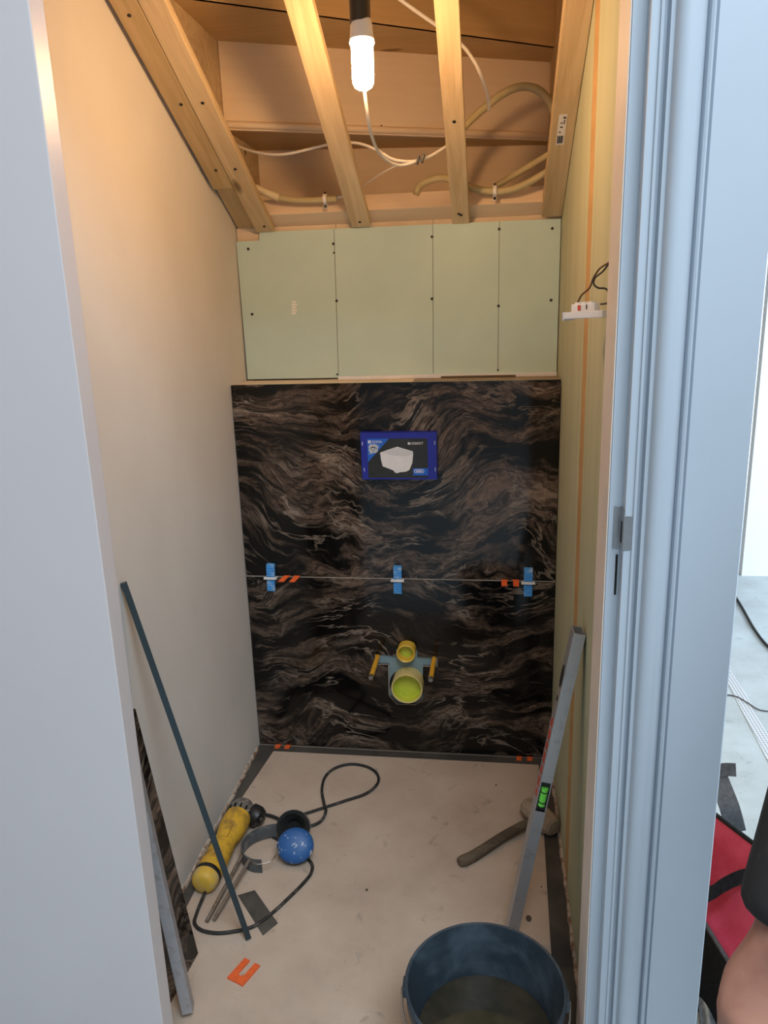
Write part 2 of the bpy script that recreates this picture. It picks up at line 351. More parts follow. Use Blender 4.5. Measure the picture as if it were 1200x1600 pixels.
def crumbs(name, x, side):
    b = MB(); y = 1.2; top = []
    pts = []
    while y < D-.02: pts.append((y, .006+.007*random.random(), .004+.004*random.random())); y += .011+.02*random.random()
    vs = []; fs = []
    for (y, z, o_) in pts: vs += [(x+side*o_, y, .0017), (x+side*o_*.6, y, z), (x-side*.001, y, z+.001), (x-side*.001, y, .0017)]
    for i in range(len(pts)-1):
        for j in range(4): fs.append((i*4+j, i*4+(j+1) % 4, i*4+4+(j+1) % 4, i*4+4+j))
    b.add(vs, fs); return b.build(name, 'crumbs', FLOOR)
crumbs('plaster_crumb_edge', XL, 1); crumbs('plaster_crumb_edge', XR, -1)

b = MB(); b.box((-.93, 1.15, 0), (XL, 3.1, 2.5)); WL = b.build('wall_left', 'plaster', kind='structure', label='skimmed beige plaster wall')
# right wall: two boards on a core with an open joint
b = MB(); b.box((XR+.012, 1.16, 0), (.318, 3.1, 2.5)); WR = b.build('wall_right', 'tan', kind='structure', label='right partition with olive green plasterboard')
b = MB(); b.box((XR, 1.165, .012), (XR+.0119, 1.655, 2.5), 0, .001); b.build('plasterboard', 'olive', WR)
b = MB(); b.box((XR, 1.735, .012), (XR+.0119, 2.42, 2.5), 0, .001); b.build('plasterboard', 'olive', WR)
b = MB(); b.box((XR+.0006, 1.655, .012), (XR+.0118, 1.735, 2.5)); b.build('joint_strip', 'tan', WR)
# back wall core: boxed-out cistern wall below, stud wall above
b = MB(); b.box((XL, D+.012, 0), (XR, 2.62, HT-.012)); b.box((XL, GY+.030, HT-.012), (XR, 2.62, 1.62)); WB = b.build('wall_back', 'backing', kind='structure', label='boxed-out back wall of the toilet')
# ledge on the cistern box
b = MB(); b.box((XL+.001, D+.012, HT-.0119), (-.235, GY+.012, HT-.003), 0, .001); b.build('ledge_board', 'cut', WB)
b = MB(); b.box((-.2345, D+.012, HT-.0119), (XR-.001, GY+.012, HT-.003), 0, .001); b.build('ledge_board', 'rubber', WB)
# green board with a notch at its top left corner
b = MB(); b.prism([(XL+.006, HT+.002), (XR-.003, HT+.002), (XR-.002, 1.641), (-.695, 1.641), (-.699, 1.617), (XL+.002, 1.617)], (0, GY, 0), (1, 0, 0), (0, 0, 1), (0, 1, 0), .0125)
GB = b.build('green_board', 'green', WB)
b = MB(); b.box((XL+.002, GY+.013, 1.40), (XR-.002, GY+.029, 1.655)); b.build('backing_board', 'backing', WB)
for u, v in ((388, 389), (521, 381), (675, 370), (780, 358), (863, 357), (394, 491), (526, 470), (675, 467), (779, 478), (861, 469), (522, 395), (527, 585), (778, 578)):
    p = at(u, v, 'Y', GY); screw(GB, p, (0, -1, 0), SCREW if (u, v) not in ((522, 395), (527, 585), (778, 578)) else KNOB)
for xa, xb_ in ((-.469, -.475), (-.177, -.181), (.0145, .0135)):
    b = MB(); b.prism([(xa-.0008, 1.64), (xa+.0008, 1.64), (xb_+.0008, HT+.01), (xb_-.0008, HT+.01)], (0, GY-.0006, 0), (1, 0, 0), (0, 0, 1), (0, 1, 0), .0012); b.build('pencil_line', 'pencil', GB)
b = MB()
for k in range(5): p = at(460, 472+4.3*k, 'Y', GY); b.box((p.x-.008, GY-.0006, p.z-.003), (p.x+.005+.003*(k % 2), GY+.001, p.z+.003))
b.build('printed_mark', 'chalk', GB)
for k in range(2):
    b = MB(); p = at((525, 677)[k], 357-(k*8), 'Y', GY+.013); b.box((p.x-.0007, GY+.0125, 1.638), (p.x+.0007, GY+.0131, 1.655)); b.build('pencil_line', 'pencil', WB)
# marble tiles
b = MB(); b.box((XL+.002, D, HJ+.002), (XR-.002, D+.011, HT), 0, .0008); b.build('tile', 'marble', WB, origin=(0.31, D, .9))
px = lambda u, v: (at(u, v, 'Y', D).x, at(u, v, 'Y', D).z)
hole = [px(*q) for q in ((586, 1022), (600, 1023), (619, 1025), (619, 1012), (622, 1003), (635, 1000), (648, 1003), (652, 1012), (652, 1026), (683, 1028), (683, 1041), (661, 1041), (661, 1091), (649, 1101), (620, 1100), (608, 1087), (607, 1038), (586, 1038))]
b = MB(); b.prism([(XL+.002, .007), (XR-.002, .007), (XR-.002, HJ-.0015), (XL+.002, HJ-.0015)], (0, D, 0), (1, 0, 0), (0, 0, 1), (0, 1, 0), .011, 0, [hole]); b.build('tile', 'marble2', WB, origin=(-.35, D, 2.1))
b = MB(); b.box((XL+.002, D+.002, HJ-.0015), (XR-.002, D+.011, HJ+.002)); b.build('tile_joint', 'grout', WB)
b = MB(); b.box((XL, D+.0111, .10), (XR, D+.0119, HT-.02)); b.build('adhesive_bed', 'plug', WB)
# ceiling over the small room and the piece of wall over the doorway
b = MB(); b.box((-.93, 1.03, 2.5), (.318, 3.1, 2.6)); b.build('ceiling', 'plaster', kind='structure', label='ceiling above the staircase')
b = MB(); b.box((XL, 2.96, 1.62), (XR, 3.1, 2.5)); b.build('wall_far', 'tread', kind='structure', label='wooden closing wall behind the stair')

# ------------------------------------------------------------------ doorway: sliding leaf, jamb and casing, hall
b = MB(); b.box((-1.55, 1.061, .006), (-.594, 1.100, 2.12), 0, .0015); b.build('door_1', 'white', kind='structure', label='plain white flush door panel on the left')
b = MB(); b.box((-2.6, 1.103, 0), (-.665, 1.149, 3.2)); b.box((-.665, 1.103, 2.00), (.318, 1.149, 3.2)); b.build('wall_front', 'hallwall', kind='structure', label='front partition around the doorway')
prof = [(.160, 1.158), (.160, 1.068), (.1766, 1.067), (.1766, 1.039), (.1860, 1.038), (.1868, 1.034), (.1900, 1.033), (.1912, 1.043), (.1955, 1.043), (.1965, 1.028), (.2010, 1.027),
        (.2030, 1.019), (.2065, 1.0145), (.2120, 1.0115), (.2190, 1.0115), (.2260, 1.0145), (.2310, 1.0190), (.2345, 1.0235), (.2362, 1.0300), (.2385, 1.0205), (.2410, 1.0185), (.2435, 1.0205), (.2455, 1.0300), (.2480, 1.0250),
        (.3220, 1.0230), (.3235, 1.0245), (.3235, 1.158)]
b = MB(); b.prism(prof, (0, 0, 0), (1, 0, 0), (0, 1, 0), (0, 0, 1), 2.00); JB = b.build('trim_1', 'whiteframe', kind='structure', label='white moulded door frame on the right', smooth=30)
b = MB(); b.box((.1600, 1.1585, 0), (XR+.004, 1.1645, 2.00), 0, .001); b.build('raw_edge', 'cut', JB)
b = MB(); b.box((.1580, 1.0705, 0), (.1598, 1.1645, 2.00), 0, .0005); b.build('warm_reveal_strip', 'lining', JB)  # strip added so the frame reveal shows the bulb's warm tone
# latch plate in the rebate of the frame
LP = at(975, 832, 'X', .1766); b = MB(); z0 = LP.z
b.box((.1660, 1.0655, z0-.030), (.1766, 1.0668, z0+.030), 0, .0003); b.box((.1752, 1.0385, z0-.030), (.1765, 1.0668, z0+.030), 0, .0003); b.box((.1752, 1.0372, z0-.024), (.1870, 1.0386, z0+.024), 0, .0003); SP = b.build('strike_plate', 'plate_metal', JB, label='small steel latch plate')
b = MB(); b.box((.1747, 1.049, z0-.018), (.1753, 1.058, z0+.012)); b.build('latch_slot', 'plug', SP)
b = MB(); b.box((.1715, 1.0662, z0-.100), (.1745, 1.0672, z0-.040)); b.build('latch_slot', 'plug', JB)
# hall around the camera
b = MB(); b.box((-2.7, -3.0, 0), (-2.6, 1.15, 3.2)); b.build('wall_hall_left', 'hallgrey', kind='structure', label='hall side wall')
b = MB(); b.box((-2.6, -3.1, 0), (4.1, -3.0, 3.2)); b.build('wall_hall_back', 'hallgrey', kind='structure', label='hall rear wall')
b = MB(); b.box((-2.6, -3.0, 3.2), (-.15, 6.6, 3.3)); b.box((1.39, -3.0, 3.2), (4.1, 6.6, 3.3)); b.box((-.15, -3.0, 3.2), (1.39, -1.54, 3.3)); b.box((-.15, .30, 3.2), (1.39, 6.6, 3.3)); b.build('ceiling_hall', 'hallgrey', kind='structure', label='hall ceiling')  # opening left for the added skylight
b = MB(); b.box((1.285, 4.02, 0), (4.1, 4.14, 3.2)); b.build('wall_hall_far', 'hallwall', kind='structure', label='white hall wall seen past the door frame')
b = MB(); b.box((-.93, 6.5, 0), (1.6, 6.6, 3.2)); b.box((-.93, 3.1, 0), (-.83, 6.5, 3.2)); b.build('wall_hall_end', 'hallwall', kind='structure', label='far end wall of the hall')
b = MB(); b.box((4.0, -3.0, 0), (4.1, 1.32, 3.2)); b.box((4.0, 3.88, 0), (4.1, 4.02, 3.2)); b.box((4.0, 1.32, 0), (4.1, 3.88, .22)); b.box((4.0, 1.32, 2.38), (4.1, 3.88, 3.2))
b.build('wall_hall_right', 'hallwall', kind='structure', label='hall wall with the added window opening')
b = MB()
for y in (1.32, 2.57, 3.83): b.box((4.03, y, .22), (4.09, y+.05, 2.38))
for z in (.22, 2.33): b.box((4.03, 1.37, z), (4.09, 3.83, z+.05))
b.build('added_window_1', 'white', kind='structure', label='added hall window frame, out of view')  # frame of the added, unseen window around the side light

# ------------------------------------------------------------------ stair above
ST = empty('staircase', (0, 2.4, 1.7), label='underside of wooden winder staircase above the battens', cat='staircase')
ZA, ZB, ZC = 1.905, 2.125, 2.345
def line(a, c, x): return a[1]+(c[1]-a[1])*(x-a[0])/(c[0]-a[0])
XSL, XSR = -.748, .168
fa = ((-.745, 2.285), (.168, 2.715)); ba = ((-.775, 2.60), (.180, 2.80)); fb = ((-.438, 2.160), (.187, 2.575)); fc = ((-.438, 1.87), (.187, 2.45))
def wedge(name, f, bk, z, t_, mat):
    b = MB(); P = [(XSL, line(*f, XSL)), (XSR, line(*f, XSR)), (XSR, line(*bk, XSR)), (XSL, line(*bk, XSL))]
    # plank along X so that the grain follows the step
    b.prism(P, (0, 0, z), (1, 0, 0), (0, 1, 0), (0, 0, 1), t_); return b.build(name, mat, ST, origin=(0, P[0][1], z))
def riser(f, z0, z1, mat='riser'):
    a = V((XSL, line(*f, XSL), 0)); c = V((XSR, line(*f, XSR), 0))
    return plank('riser', a+V((0, .006, (z0+z1)/2)), c+V((0, .006, (z0+z1)/2)), .012, z1-z0, (0, 0, 1), mat, ST, .0005)
wedge('tread', fa, ba, ZA, .03, 'tread'); wedge('tread', fb, ((-.745, 2.29), (.168, 2.72)), ZB, .03, 'tread'); wedge('tread', fc, fb, ZC, .03, 'tread')
riser(fa, ZA-.001, ZB); riser(ba, 1.66, ZA); riser(fb, ZB, ZC, 'tread')
a = V((XSL, line(*fa, XSL)-.004, ZA+.012)); c = V((XSR, line(*fa, XSR)-.004, ZA+.012))
b = MB(); b.tube([a, c], .010, 10, 0); b.build('nosing', 'riser', ST, smooth=60)
# stringers
b = MB(); b.prism([(1.30, 2.28), (1.30, 2.49), (2.95, 2.49), (2.95, 1.66), (2.44, 1.66)], (XL+.001, 0, 0), (0, 1, 0), (0, 0, 1), (1, 0, 0), .0245); b.build('stringer', 'pine', ST)
b = MB(); b.prism([(1.30, 2.28), (1.30, 2.49), (2.95, 2.49), (2.95, 1.66), (2.44, 1.66)], (.168, 0, 0), (0, 1, 0), (0, 0, 1), (1, 0, 0), .020); b.build('stringer', 'pine2', ST)
for u, v in ((432, 194), (596, 197), (660, 206), (755, 207), (826, 211)):
    p = at(u, v, 'Y', 2.42); f = fa; d = ray(u, v); k = (f[1][1]-f[0][1])/(f[1][0]-f[0][0])
    s_ = (f[0][1]-k*f[0][0]-CAMP.y+k*CAMP.x)/(d.y-k*d.x); screw(ST, CAMP+d*s_, (k/math.hypot(1, k), -1/math.hypot(1, k), 0), KNOB)

# ------------------------------------------------------------------ battens and beam
def batten(x0, x1, y0, y1, t_, label, mat='pine', lift=0, ss=()):
    a = slope((x0+x1)/2, y0)+SN*(lift+t_/2); c = slope((x0+x1)/2, y1)+SN*(lift+t_/2)
    o = plank('ceiling_batten', a, c, x1-x0, t_, SN, mat, None, .0015, label=label, cat='batten', group='sloping ceiling battens')
    o['_rot'] = 1
    for (sx, sy) in ss: screw(o, slope(x0+(x1-x0)*sx, sy)+SN*lift, -SN, SCREW)
    del o['_rot']; return o
batten(-.762, -.706, 1.25, 2.20, .022, 'leftmost short batten against the beige plaster wall', 'pine2', 0, ((.45, 1.70), (.62, 1.92), (.62, 2.13)))
batten(-.7045, -.650, 1.25, 2.387, .022, 'second batten from the left with knots, doubled beside the short one', 'pine', 0, ((.55, 1.92), (.55, 2.13), (.6, 2.36)))
batten(-.768, -.712, 2.05, 2.425, .022, 'recessed batten end under the leftmost short batten', 'pine2', .0222, ((.6, 2.40),))
batten(-.414, -.358, 1.25, 2.384, .022, 'batten left of the glowing bulb', 'pine', 0, ((.5, 2.36),))
batten(-.120, -.071, 1.25, 2.389, .022, 'batten right of the glowing bulb', 'pine', 0, ((.55, 2.35), (.42, 2.345), (.5, 2.02)))
RB = batten(.133, .1885, 1.25, 2.375, .040, 'rightmost batten with a white barcode sticker', 'pine', 0, ())
BC = (slope(-.285, 2.34)+SN*.0255)
beam_c = slope(0, 2.34)+SN*(.0225+.025)+SL*.032
plank('cross_beam', (XSL+.06, beam_c.y, beam_c.z), (XSR-.02, beam_c.y, beam_c.z), .062, .050, SN, 'beam', None, .001, label='pale horizontal beam where the battens end, above the green board', cat='beam')
# barcode sticker on the right batten
_a = at(876, 203, 'X', .16)
d = ray(876, 203); s_ = ((slope(0, 2.39)-CAMP).dot(SN))/d.dot(SN); sp = CAMP+d*s_
SK = empty('barcode_sticker', sp, label='white barcode sticker on the rightmost batten', cat='sticker')
ex = V((1, 0, 0)); ey = -SL
def stk(name, x0, x1, y0, y1, mat, off):
    b = MB(); b.prism([(x0, y0), (x1, y0), (x1, y1), (x0, y1)], sp-SN*off, ex, ey, -SN, .0003); return b.build(name, mat, SK)
stk('paper', -.0075, .0115, -.052, .052, 'sticker', .0002)
for k, (x0, x1) in enumerate(((-.0055, -.0035), (-.0028, -.0018), (-.001, .0012), (.002, .0028), (.0036, .0062), (.007, .0078))): stk('bar', x0, x1, -.046, -.020, 'black', .0006)
for k, (y0, y1, x0, x1) in enumerate(((.038, .044, .003, .009), (.020, .034, .005, .0075), (.022, .026, -.002, .002), (.008, .012, -.002, .004), (-.008, -.005, -.004, .001))): stk('print_line', x0, x1, y0, y1, 'black', .0006)

# ------------------------------------------------------------------ cables and conduits
def cable(name, pts, r, mat, label, cat, group=None, n=8, sm=8, ribs=0):
    P = [V(p) for p in pts]; b = MB(); b.tube(P, r, n, sm, True, 0, ribs); return b.build(name, mat, None, origin=P[0], smooth=60, label=label, cat=cat, group=group)
Y = lambda u, v, y: at(u, v, 'Y', y)
cable('power_cable', [Y(350, 208, 2.33), Y(372, 228, 2.30), Y(405, 239, 2.27), Y(445, 241, 2.24), Y(495, 230, 2.20), Y(525, 224, 2.17), Y(560, 224, 2.14), Y(590, 235, 2.10), Y(615, 249, 2.07), Y(645, 252, 2.06), Y(668, 246, 2.08), Y(695, 230, 2.12), Y(712, 218, 2.16)], .0036, 'cable', 'white cable running from the left battens past the bulb cable', 'cable')
cable('bulb_cable', [V((-.268, 1.660, 2.16)), V((-.268, 1.660, 2.0)), Y(567, 95, 1.662), Y(569, 135, 1.675), Y(573, 170, 1.715), Y(579, 205, 1.80), Y(590, 235, 1.92), Y(607, 252, 2.0), Y(628, 258, 2.04), Y(655, 250, 2.055)], .0036, 'cable', 'white cable looping down below the glowing bulb', 'cable')
cable('thin_wire', [Y(630, 254, 2.075), Y(605, 266, 2.14), Y(585, 278, 2.22), Y(566, 292, 2.29)], .0016, 'cable', 'thin white wire slanting down to the beam', 'cable')
for k, u in enumerate((653, 661)):
    b = MB(); p = Y(u, 250-k*2.5, 2.052+.006*k); b.obox(p, (.005, .016, .020), Matrix.Rotation(.3, 3, 'Y'), 0, .001)
    b.build('cable_tie', 'black', None, origin=p, label=('left' if k == 0 else 'right')+' one of two black cable ties joining white cables', cat='cable tie', group='black cable ties')
cable('cut_cable', [Y(600, -20, 2.0), Y(640, 10, 2.03), Y(680, 38, 2.07), Y(705, 55, 2.10), Y(727, 76, 2.12), Y(745, 103, 2.13), Y(758, 135, 2.13), Y(763, 155, 2.13), Y(763.5, 173, 2.13)], .0046, 'cable', 'white cable with cut end hanging right of the bulb', 'cable')
cable('arched_conduit', [Y(868, 235, 2.36), Y(867, 185, 2.36), Y(858, 158, 2.36), Y(838, 139, 2.36), Y(812, 136, 2.36), Y(785, 147, 2.36), Y(755, 170, 2.36), Y(728, 195, 2.36), Y(712, 215, 2.36), Y(700, 250, 2.38)], .0105, 'conduit', 'olive conduit arching high behind the right battens', 'conduit', 'olive conduits', 10, 14, 1)
cable('looping_conduit', [Y(650, 305, 2.372), Y(655, 292, 2.372), Y(668, 283, 2.37), Y(690, 278, 2.365), Y(715, 284, 2.345), Y(740, 294, 2.335), Y(770, 299, 2.33), Y(800, 296, 2.325), Y(830, 283, 2.32), Y(862, 264, 2.31)], .0100, 'conduit', 'olive conduit clipped along the beam at the right', 'conduit', 'olive conduits', 10, 14, 1)
cable('straight_conduit', [Y(776, 290, 2.39), Y(800, 276, 2.39), Y(830, 258, 2.38), Y(864, 238, 2.37)], .0090, 'conduit', 'short straight conduit slanting up to the rightmost batten', 'conduit', 'olive conduits', 10, 14, 1)
LC = empty('sleeved_conduit', Y(440, 310, 2.335), label='short conduit with cream sleeve clipped to the beam at the left', cat='conduit', group='olive conduits')
b = MB(); b.tube([Y(400, 294, 2.335), Y(418, 302, 2.333), Y(436, 309, 2.332)], .0105, 12, 6); b.build('sleeve', 'sleeve', LC, smooth=60)
b = MB(); b.tube([Y(434, 308, 2.332), Y(455, 312, 2.331), Y(490, 313, 2.331), Y(526, 310, 2.331)], .0088, 12, 6); b.build('tube', 'conduit', LC, smooth=60)
b = MB(); b.tube([Y(524, 310, 2.331), Y(537, 306, 2.335), Y(552, 304, 2.345)], .0036, 8, 4); b.build('wire', 'cable', LC, smooth=60)
for k, (u, v, yy) in enumerate(((508, 311, 2.329), (773, 298, 2.326))):
    p = Y(u, v, yy); e = empty('pipe_clip', p, label=('white pipe clip on the sleeved conduit' if k == 0 else 'white pipe clip on the looping olive conduit'), cat='clip', group='white pipe clips')
    b = MB(); b.lathe([(.0105, -.005), (.0135, -.005), (.0135, .005), (.0105, .005), (.0105, -.005)], p, (1, 0, 0), 18); b.obox(p+V((0, .004, -.018)), (.010, .003, .016), Matrix.Rotation(-TH, 3, 'X')); b.build('strap', 'clipwhite', e, smooth=30)
    screw(e, p+V((0, .001, -.020)), (0, -.9, .4), SCREW); screw(e, p+V((0, .004, .017)), (0, -.9, .4), KNOB)

# ------------------------------------------------------------------ hanging lamp
bx, by, bz = -.2455, 1.60, 1.874
LM = empty('hanging_lamp', (bx, by, 1.80), label='lit warm bulb in black tubular holder hanging between battens', cat='lamp')
b = MB(); b.lathe([(0, .052), (.0195, .052), (.0195, .50), (.017, .502), (0, .502)], (bx-.002, by, bz), (0, 0, 1), 28); b.build('lamp_holder', 'lampblack', LM, smooth=40)
b = MB(); b.lathe([(.0150, .064), (.0180, .056), (.0205, .046), (.0215, .034), (.0225, .024), (.0205, .022), (0, .022)], (bx, by, bz), (0, 0, 1), 28); BB = b.build('bulb_base', 'bulbbase', LM, smooth=40)
b = MB(); b.lathe([(0, .0215), (.0225, .0215), (.0232, .018), (.0215, .015), (.0205, .010), (.0205, -.040), (.0195, -.049), (.016, -.056), (.009, -.060), (0, -.0612)], (bx, by, bz), (0, 0, 1), 28); b.build('bulb_glass', 'bulb', LM, smooth=40)

# ------------------------------------------------------------------ trims lying on the ledge
b = MB(); b.box((-.474, GY-.016, HT-.0028), (.187, GY-.001, HT+.0075), 0, .001); b.build('white_trim_strip', 'printwhite', None, origin=(-.14, GY-.008, HT-.003), label='long thin white trim strip lying along the ledge', cat='trim strip')
b = MB(); b.box((-.156, GY-.030, HT-.0028), (.066, GY-.017, HT+.003), 0, .001); b.build('wood_offcut', 'handle', None, origin=(-.04, GY-.022, HT-.003), label='brown wood offcut in front of the white trim strip', cat='offcut')

# ------------------------------------------------------------------ blue protective box with printed front
BX = empty('flush_plate_box', (-.2705, D, .925), label='blue cardboard box with a toilet picture stuck on the marble tiles', cat='box')
k8 = .0002345
def bp(zx, zy): return V((-.2705+(zx-607)*k8, 0, .9935+(475-zy)*k8*1.02))
FY = D-.030
b = MB(); b.prism([(bp(130, 185).x, bp(0, 185).z), (bp(1078, 185).x, bp(0, 185).z), (bp(1078, 765).x, bp(0, 765).z), (bp(138, 765).x, bp(0, 765).z)], (0, FY, 0), (1, 0, 0), (0, 0, 1), (0, 1, 0), .0298); BOXB = b.build('carton', 'bluebox', BX)
def printed(name, pts, mat, lay):
    b = MB(); b.prism([(bp(*p).x, bp(*p).z) for p in pts], (0, FY-.0003*lay, 0), (1, 0, 0), (0, 0, 1), (0, 1, 0), .00028); return b.build(name, mat, BX)
def rect(x0, y0, x1, y1): return [(x0, y0), (x1, y0), (x1, y1), (x0, y1)]
def rrect(x0, y0, x1, y1, r): 
    o = []
    for cx, cy, a0 in ((x1-r, y0+r, -90), (x1-r, y1-r, 0), (x0+r, y1-r, 90), (x0+r, y0+r, 180)):
        for k in range(5): a_ = math.radians(a0+k*22.5); o.append((cx+r*math.cos(a_), cy+r*math.sin(a_)))
    return o
printed('printed_photo', rect(215, 258, 965, 745), 'printdark', 1)
printed('printed_triangle', [(215, 258), (490, 258), (215, 550)], 'lightblue', 2)
printed('printed_toilet', [(372, 430), (480, 392), (590, 358), (640, 374), (780, 415), (785, 450), (772, 560), (735, 645), (690, 668), (612, 674), (588, 686), (558, 682), (530, 650), (400, 600), (382, 520)], 'printwhite', 2)
printed('printed_lid', [(392, 430), (480, 398), (590, 366), (636, 381), (768, 419), (778, 446), (742, 466), (690, 476), (600, 474), (520, 462), (440, 444)], 'printlid', 3)
printed('printed_badge', rrect(230, 325, 347, 435, 38), 'printgrey', 3)
printed('printed_icon', [(260, 360), (318, 360), (308, 392), (285, 402), (266, 392)], 'printdark', 4)
printed('printed_icon', [(268, 374), (306, 374), (300, 392), (274, 392)], 'printwhite', 5)
for r_ in (rect(284, 342, 290, 356), rect(284, 406, 290, 420), rect(238, 377, 256, 383), rect(320, 377, 338, 383)): printed('printed_arrow', r_, 'printdark', 4)
printed('printed_line', rect(232, 440, 272, 448), 'printgrey', 3)
printed('printed_line', rect(350, 330, 357, 375), 'printgrey', 3)
printed('printed_square', rect(225, 280, 262, 315), 'printwhite', 3)
printed('printed_square', rect(240, 286, 247, 309), 'lightblue', 4)
printed('printed_square', rect(722, 303, 751, 333), 'printwhite', 3)
printed('printed_square', rect(742, 303, 751, 312), 'printdark', 4)
printed('printed_band', rect(780, 625, 965, 715), 'lightblue', 2)
printed('printed_pill', rrect(792, 638, 918, 684, 22), 'printwhite', 3)
printed('printed_pill', rrect(799, 645, 911, 677, 15), 'lightblue', 4)
printed('printed_line', rect(815, 655, 895, 668), 'printwhite', 5)
for r_ in (rect(147, 295, 157, 342), rect(160, 618, 170, 664), rect(1048, 290, 1058, 338), rect(1050, 618, 1060, 664)): printed('staple', r_, 'printgrey', 1)
printed('printed_floor_line', [(240, 745), (330, 745), (540, 655), (530, 650)], 'printdark', 2)
def text(name, s, zx0, zx1, zy0, zy1, mat, parent, lay):
    cu = bpy.data.curves.new(name, 'FONT'); cu.body = s; o = bpy.data.objects.new(name, cu); COL.objects.link(o)
    bpy.context.view_layer.update(); me = bpy.data.meshes.new_from_object(o.evaluated_get(bpy.context.evaluated_depsgraph_get())); bpy.data.objects.remove(o)
    xs = [v.co.x for v in me.vertices]; ys = [v.co.y for v in me.vertices]; x0, x1, y0, y1 = min(xs), max(xs), min(ys), max(ys)
    A, B_ = bp(zx0, zy1), bp(zx1, zy0)
    for v in me.vertices: v.co = V((A.x+(v.co.x-x0)/(x1-x0)*(B_.x-A.x), FY-.0003*lay-.0001, A.z+(v.co.y-y0)/(y1-y0)*(B_.z-A.z)))-wloc(parent)
    me.materials.clear(); me.materials.append(M[mat]); t_ = bpy.data.objects.new(name, me); COL.objects.link(t_); t_.parent = parent; return t_
text('printed_word', 'SIGMA', 276, 402, 281, 313, 'printwhite', BX, 3)
text('printed_word', 'GEBERIT', 756, 912, 303, 332, 'printwhite', BX, 3)

# ------------------------------------------------------------------ toilet connections in the cut-out
TC = empty('toilet_connection', (-.265, D+.012, .18), label='yellow pipe stubs and threaded rods sticking out of the tile cut-out', cat='pipe fitting')
circ = lambda cx, cz, r, n=28: [(cx+r*math.cos(2*math.pi*k/n), cz+r*math.sin(2*math.pi*k/n)) for k in range(n)]
b = MB(); b.prism([(-.372, .300), (-.366, .362), (-.166, .362), (-.160, .300), (-.200, .165), (-.330, .165)], (0, D+.0085, 0), (1, 0, 0), (0, 0, 1), (0, 1, 0), .003, 0, [circ(-.267, .240, .058)]); b.build('plate', 'plate', TC)
b = MB(); b.lathe([(.0005, -.004), (.036, -.004), (.036, -.010), (.0405, -.010), (.0405, -.018), (.0445, -.018), (.0445, -.045), (.0485, -.047), (.0500, -.045), (.0500, .030)], (-.2625, D, .2535), (0, 1, 0), 40); DP = b.build('drain_pipe', ['pipe2', 'pipein'], TC, smooth=30)
for p in DP.data.polygons:
    if (p.center+wloc(DP)-V((-.2625, D, .2535))).xz.length < .0460: p.material_index = 1
b = MB(); b.lathe([(.0005, -.002), (.021, -.002), (.021, -.012), (.0245, -.012), (.0245, -.034), (.0275, -.036), (.0295, -.034), (.0295, .020)], (-.2645, D, .3680), (0, 1, 0), 36); FP = b.build('flush_pipe', ['pipe', 'pipein'], TC, smooth=30)
for p in FP.data.polygons:
    if (p.center+wloc(FP)-V((-.2645, D, .368))).xz.length < .0215: p.material_index = 1
for x in (-.359, -.179):
    b = MB(); b.tube([(x, D+.008, .339), (x, D-.13, .339)], .0075, 14, 0); r_ = b.build('threaded_rod', 'rodyel', TC, smooth=40)
    b = MB(); b.tube([(x, D-.128, .339), (x, D-.145, .339)], .0068, 14, 0); b.build('rod_tip', 'steel', r_, smooth=40)
for pl in ([(586, 1022), (586, 1038), (607, 1038)], [(661, 1041), (683, 1041), (683, 1028)], [(607, 1040), (608, 1087), (620, 1100), (649, 1101), (661, 1091)]):
    P = [at(u, v, 'Y', D-.0005) for u, v in pl]; b = MB(); b.tube(P, .0011, 6, 0); b.build('chipped_edge', 'grout', WB)

# ------------------------------------------------------------------ tile levelling clips and orange shims
for k, (u, lab) in enumerate(((425, 'blue levelling wedge at the left end of the tile joint'), (622, 'blue levelling wedge in the middle of the tile joint'), (825, 'blue levelling wedge at the right end of the tile joint'))):
    c_ = at(u, 905, 'Y', D); x = c_.x; til = (.06, .03, 0)[k]
    e = empty('levelling_clip', (x, D, HJ), label=lab, cat='tile clip', group='blue tile levelling clips')
    R = Matrix.Rotation(til, 3, 'Y'); b = MB()
    prof_ = [(-.045, .004), (-.045, .010), (.045, .019), (.046, .004)]
    vs = [R @ V((sx*.0125, -y, z))+V((x, D, HJ)) for sx in (-1, 1) for (z, y) in prof_]
    b.add(vs, [(0, 1, 2, 3), (7, 6, 5, 4), (0, 4, 5, 1), (1, 5, 6, 2), (2, 6, 7, 3), (3, 7, 4, 0)])
    for s_ in range(9): b.obox(R @ V((0, -.0115-.0009*s_, -.036+.009*s_))+V((x, D, HJ)), (.022, .003, .002), R)
    b.build('wedge', 'clipblue', e)
    b = MB(); b.box((x-.0205, D-.0215, HJ-.003), (x+.0205, D-.017, HJ+.0045), 0, .001)
    for s_ in (-1, 1): b.box((x+s_*.0165-.003, D-.018, HJ-.001), (x+s_*.0165+.003, D+.004, HJ+.0015))
    b.build('clip_bridge', 'clipwhite', e)
def ushim(c, R, sx, sy, t_, label, skew=0, name='horseshoe_shim'):
    P = [(-.5, -.5), (-.17, -.5), (-.17, .12), (-.08, .2), (.08, .2), (.17, .12), (.17, -.5), (.5, -.5), (.5, .5), (-.5, .5)]
    b = MB(); ex_, ey_, ez_ = R @ V((1, 0, 0)), R @ V((0, 1, 0)), R @ V((0, 0, 1))
    b.prism([((x+skew*y)*sx, y*sy) for x, y in P], c, ex_, ey_, ez_, t_); return b.build(name, 'orange', None, origin=c, label=label, cat='shim', group='orange horseshoe shims')
I3 = Matrix.Identity(3); tl = Matrix.Rotation(.38, 3, 'X')
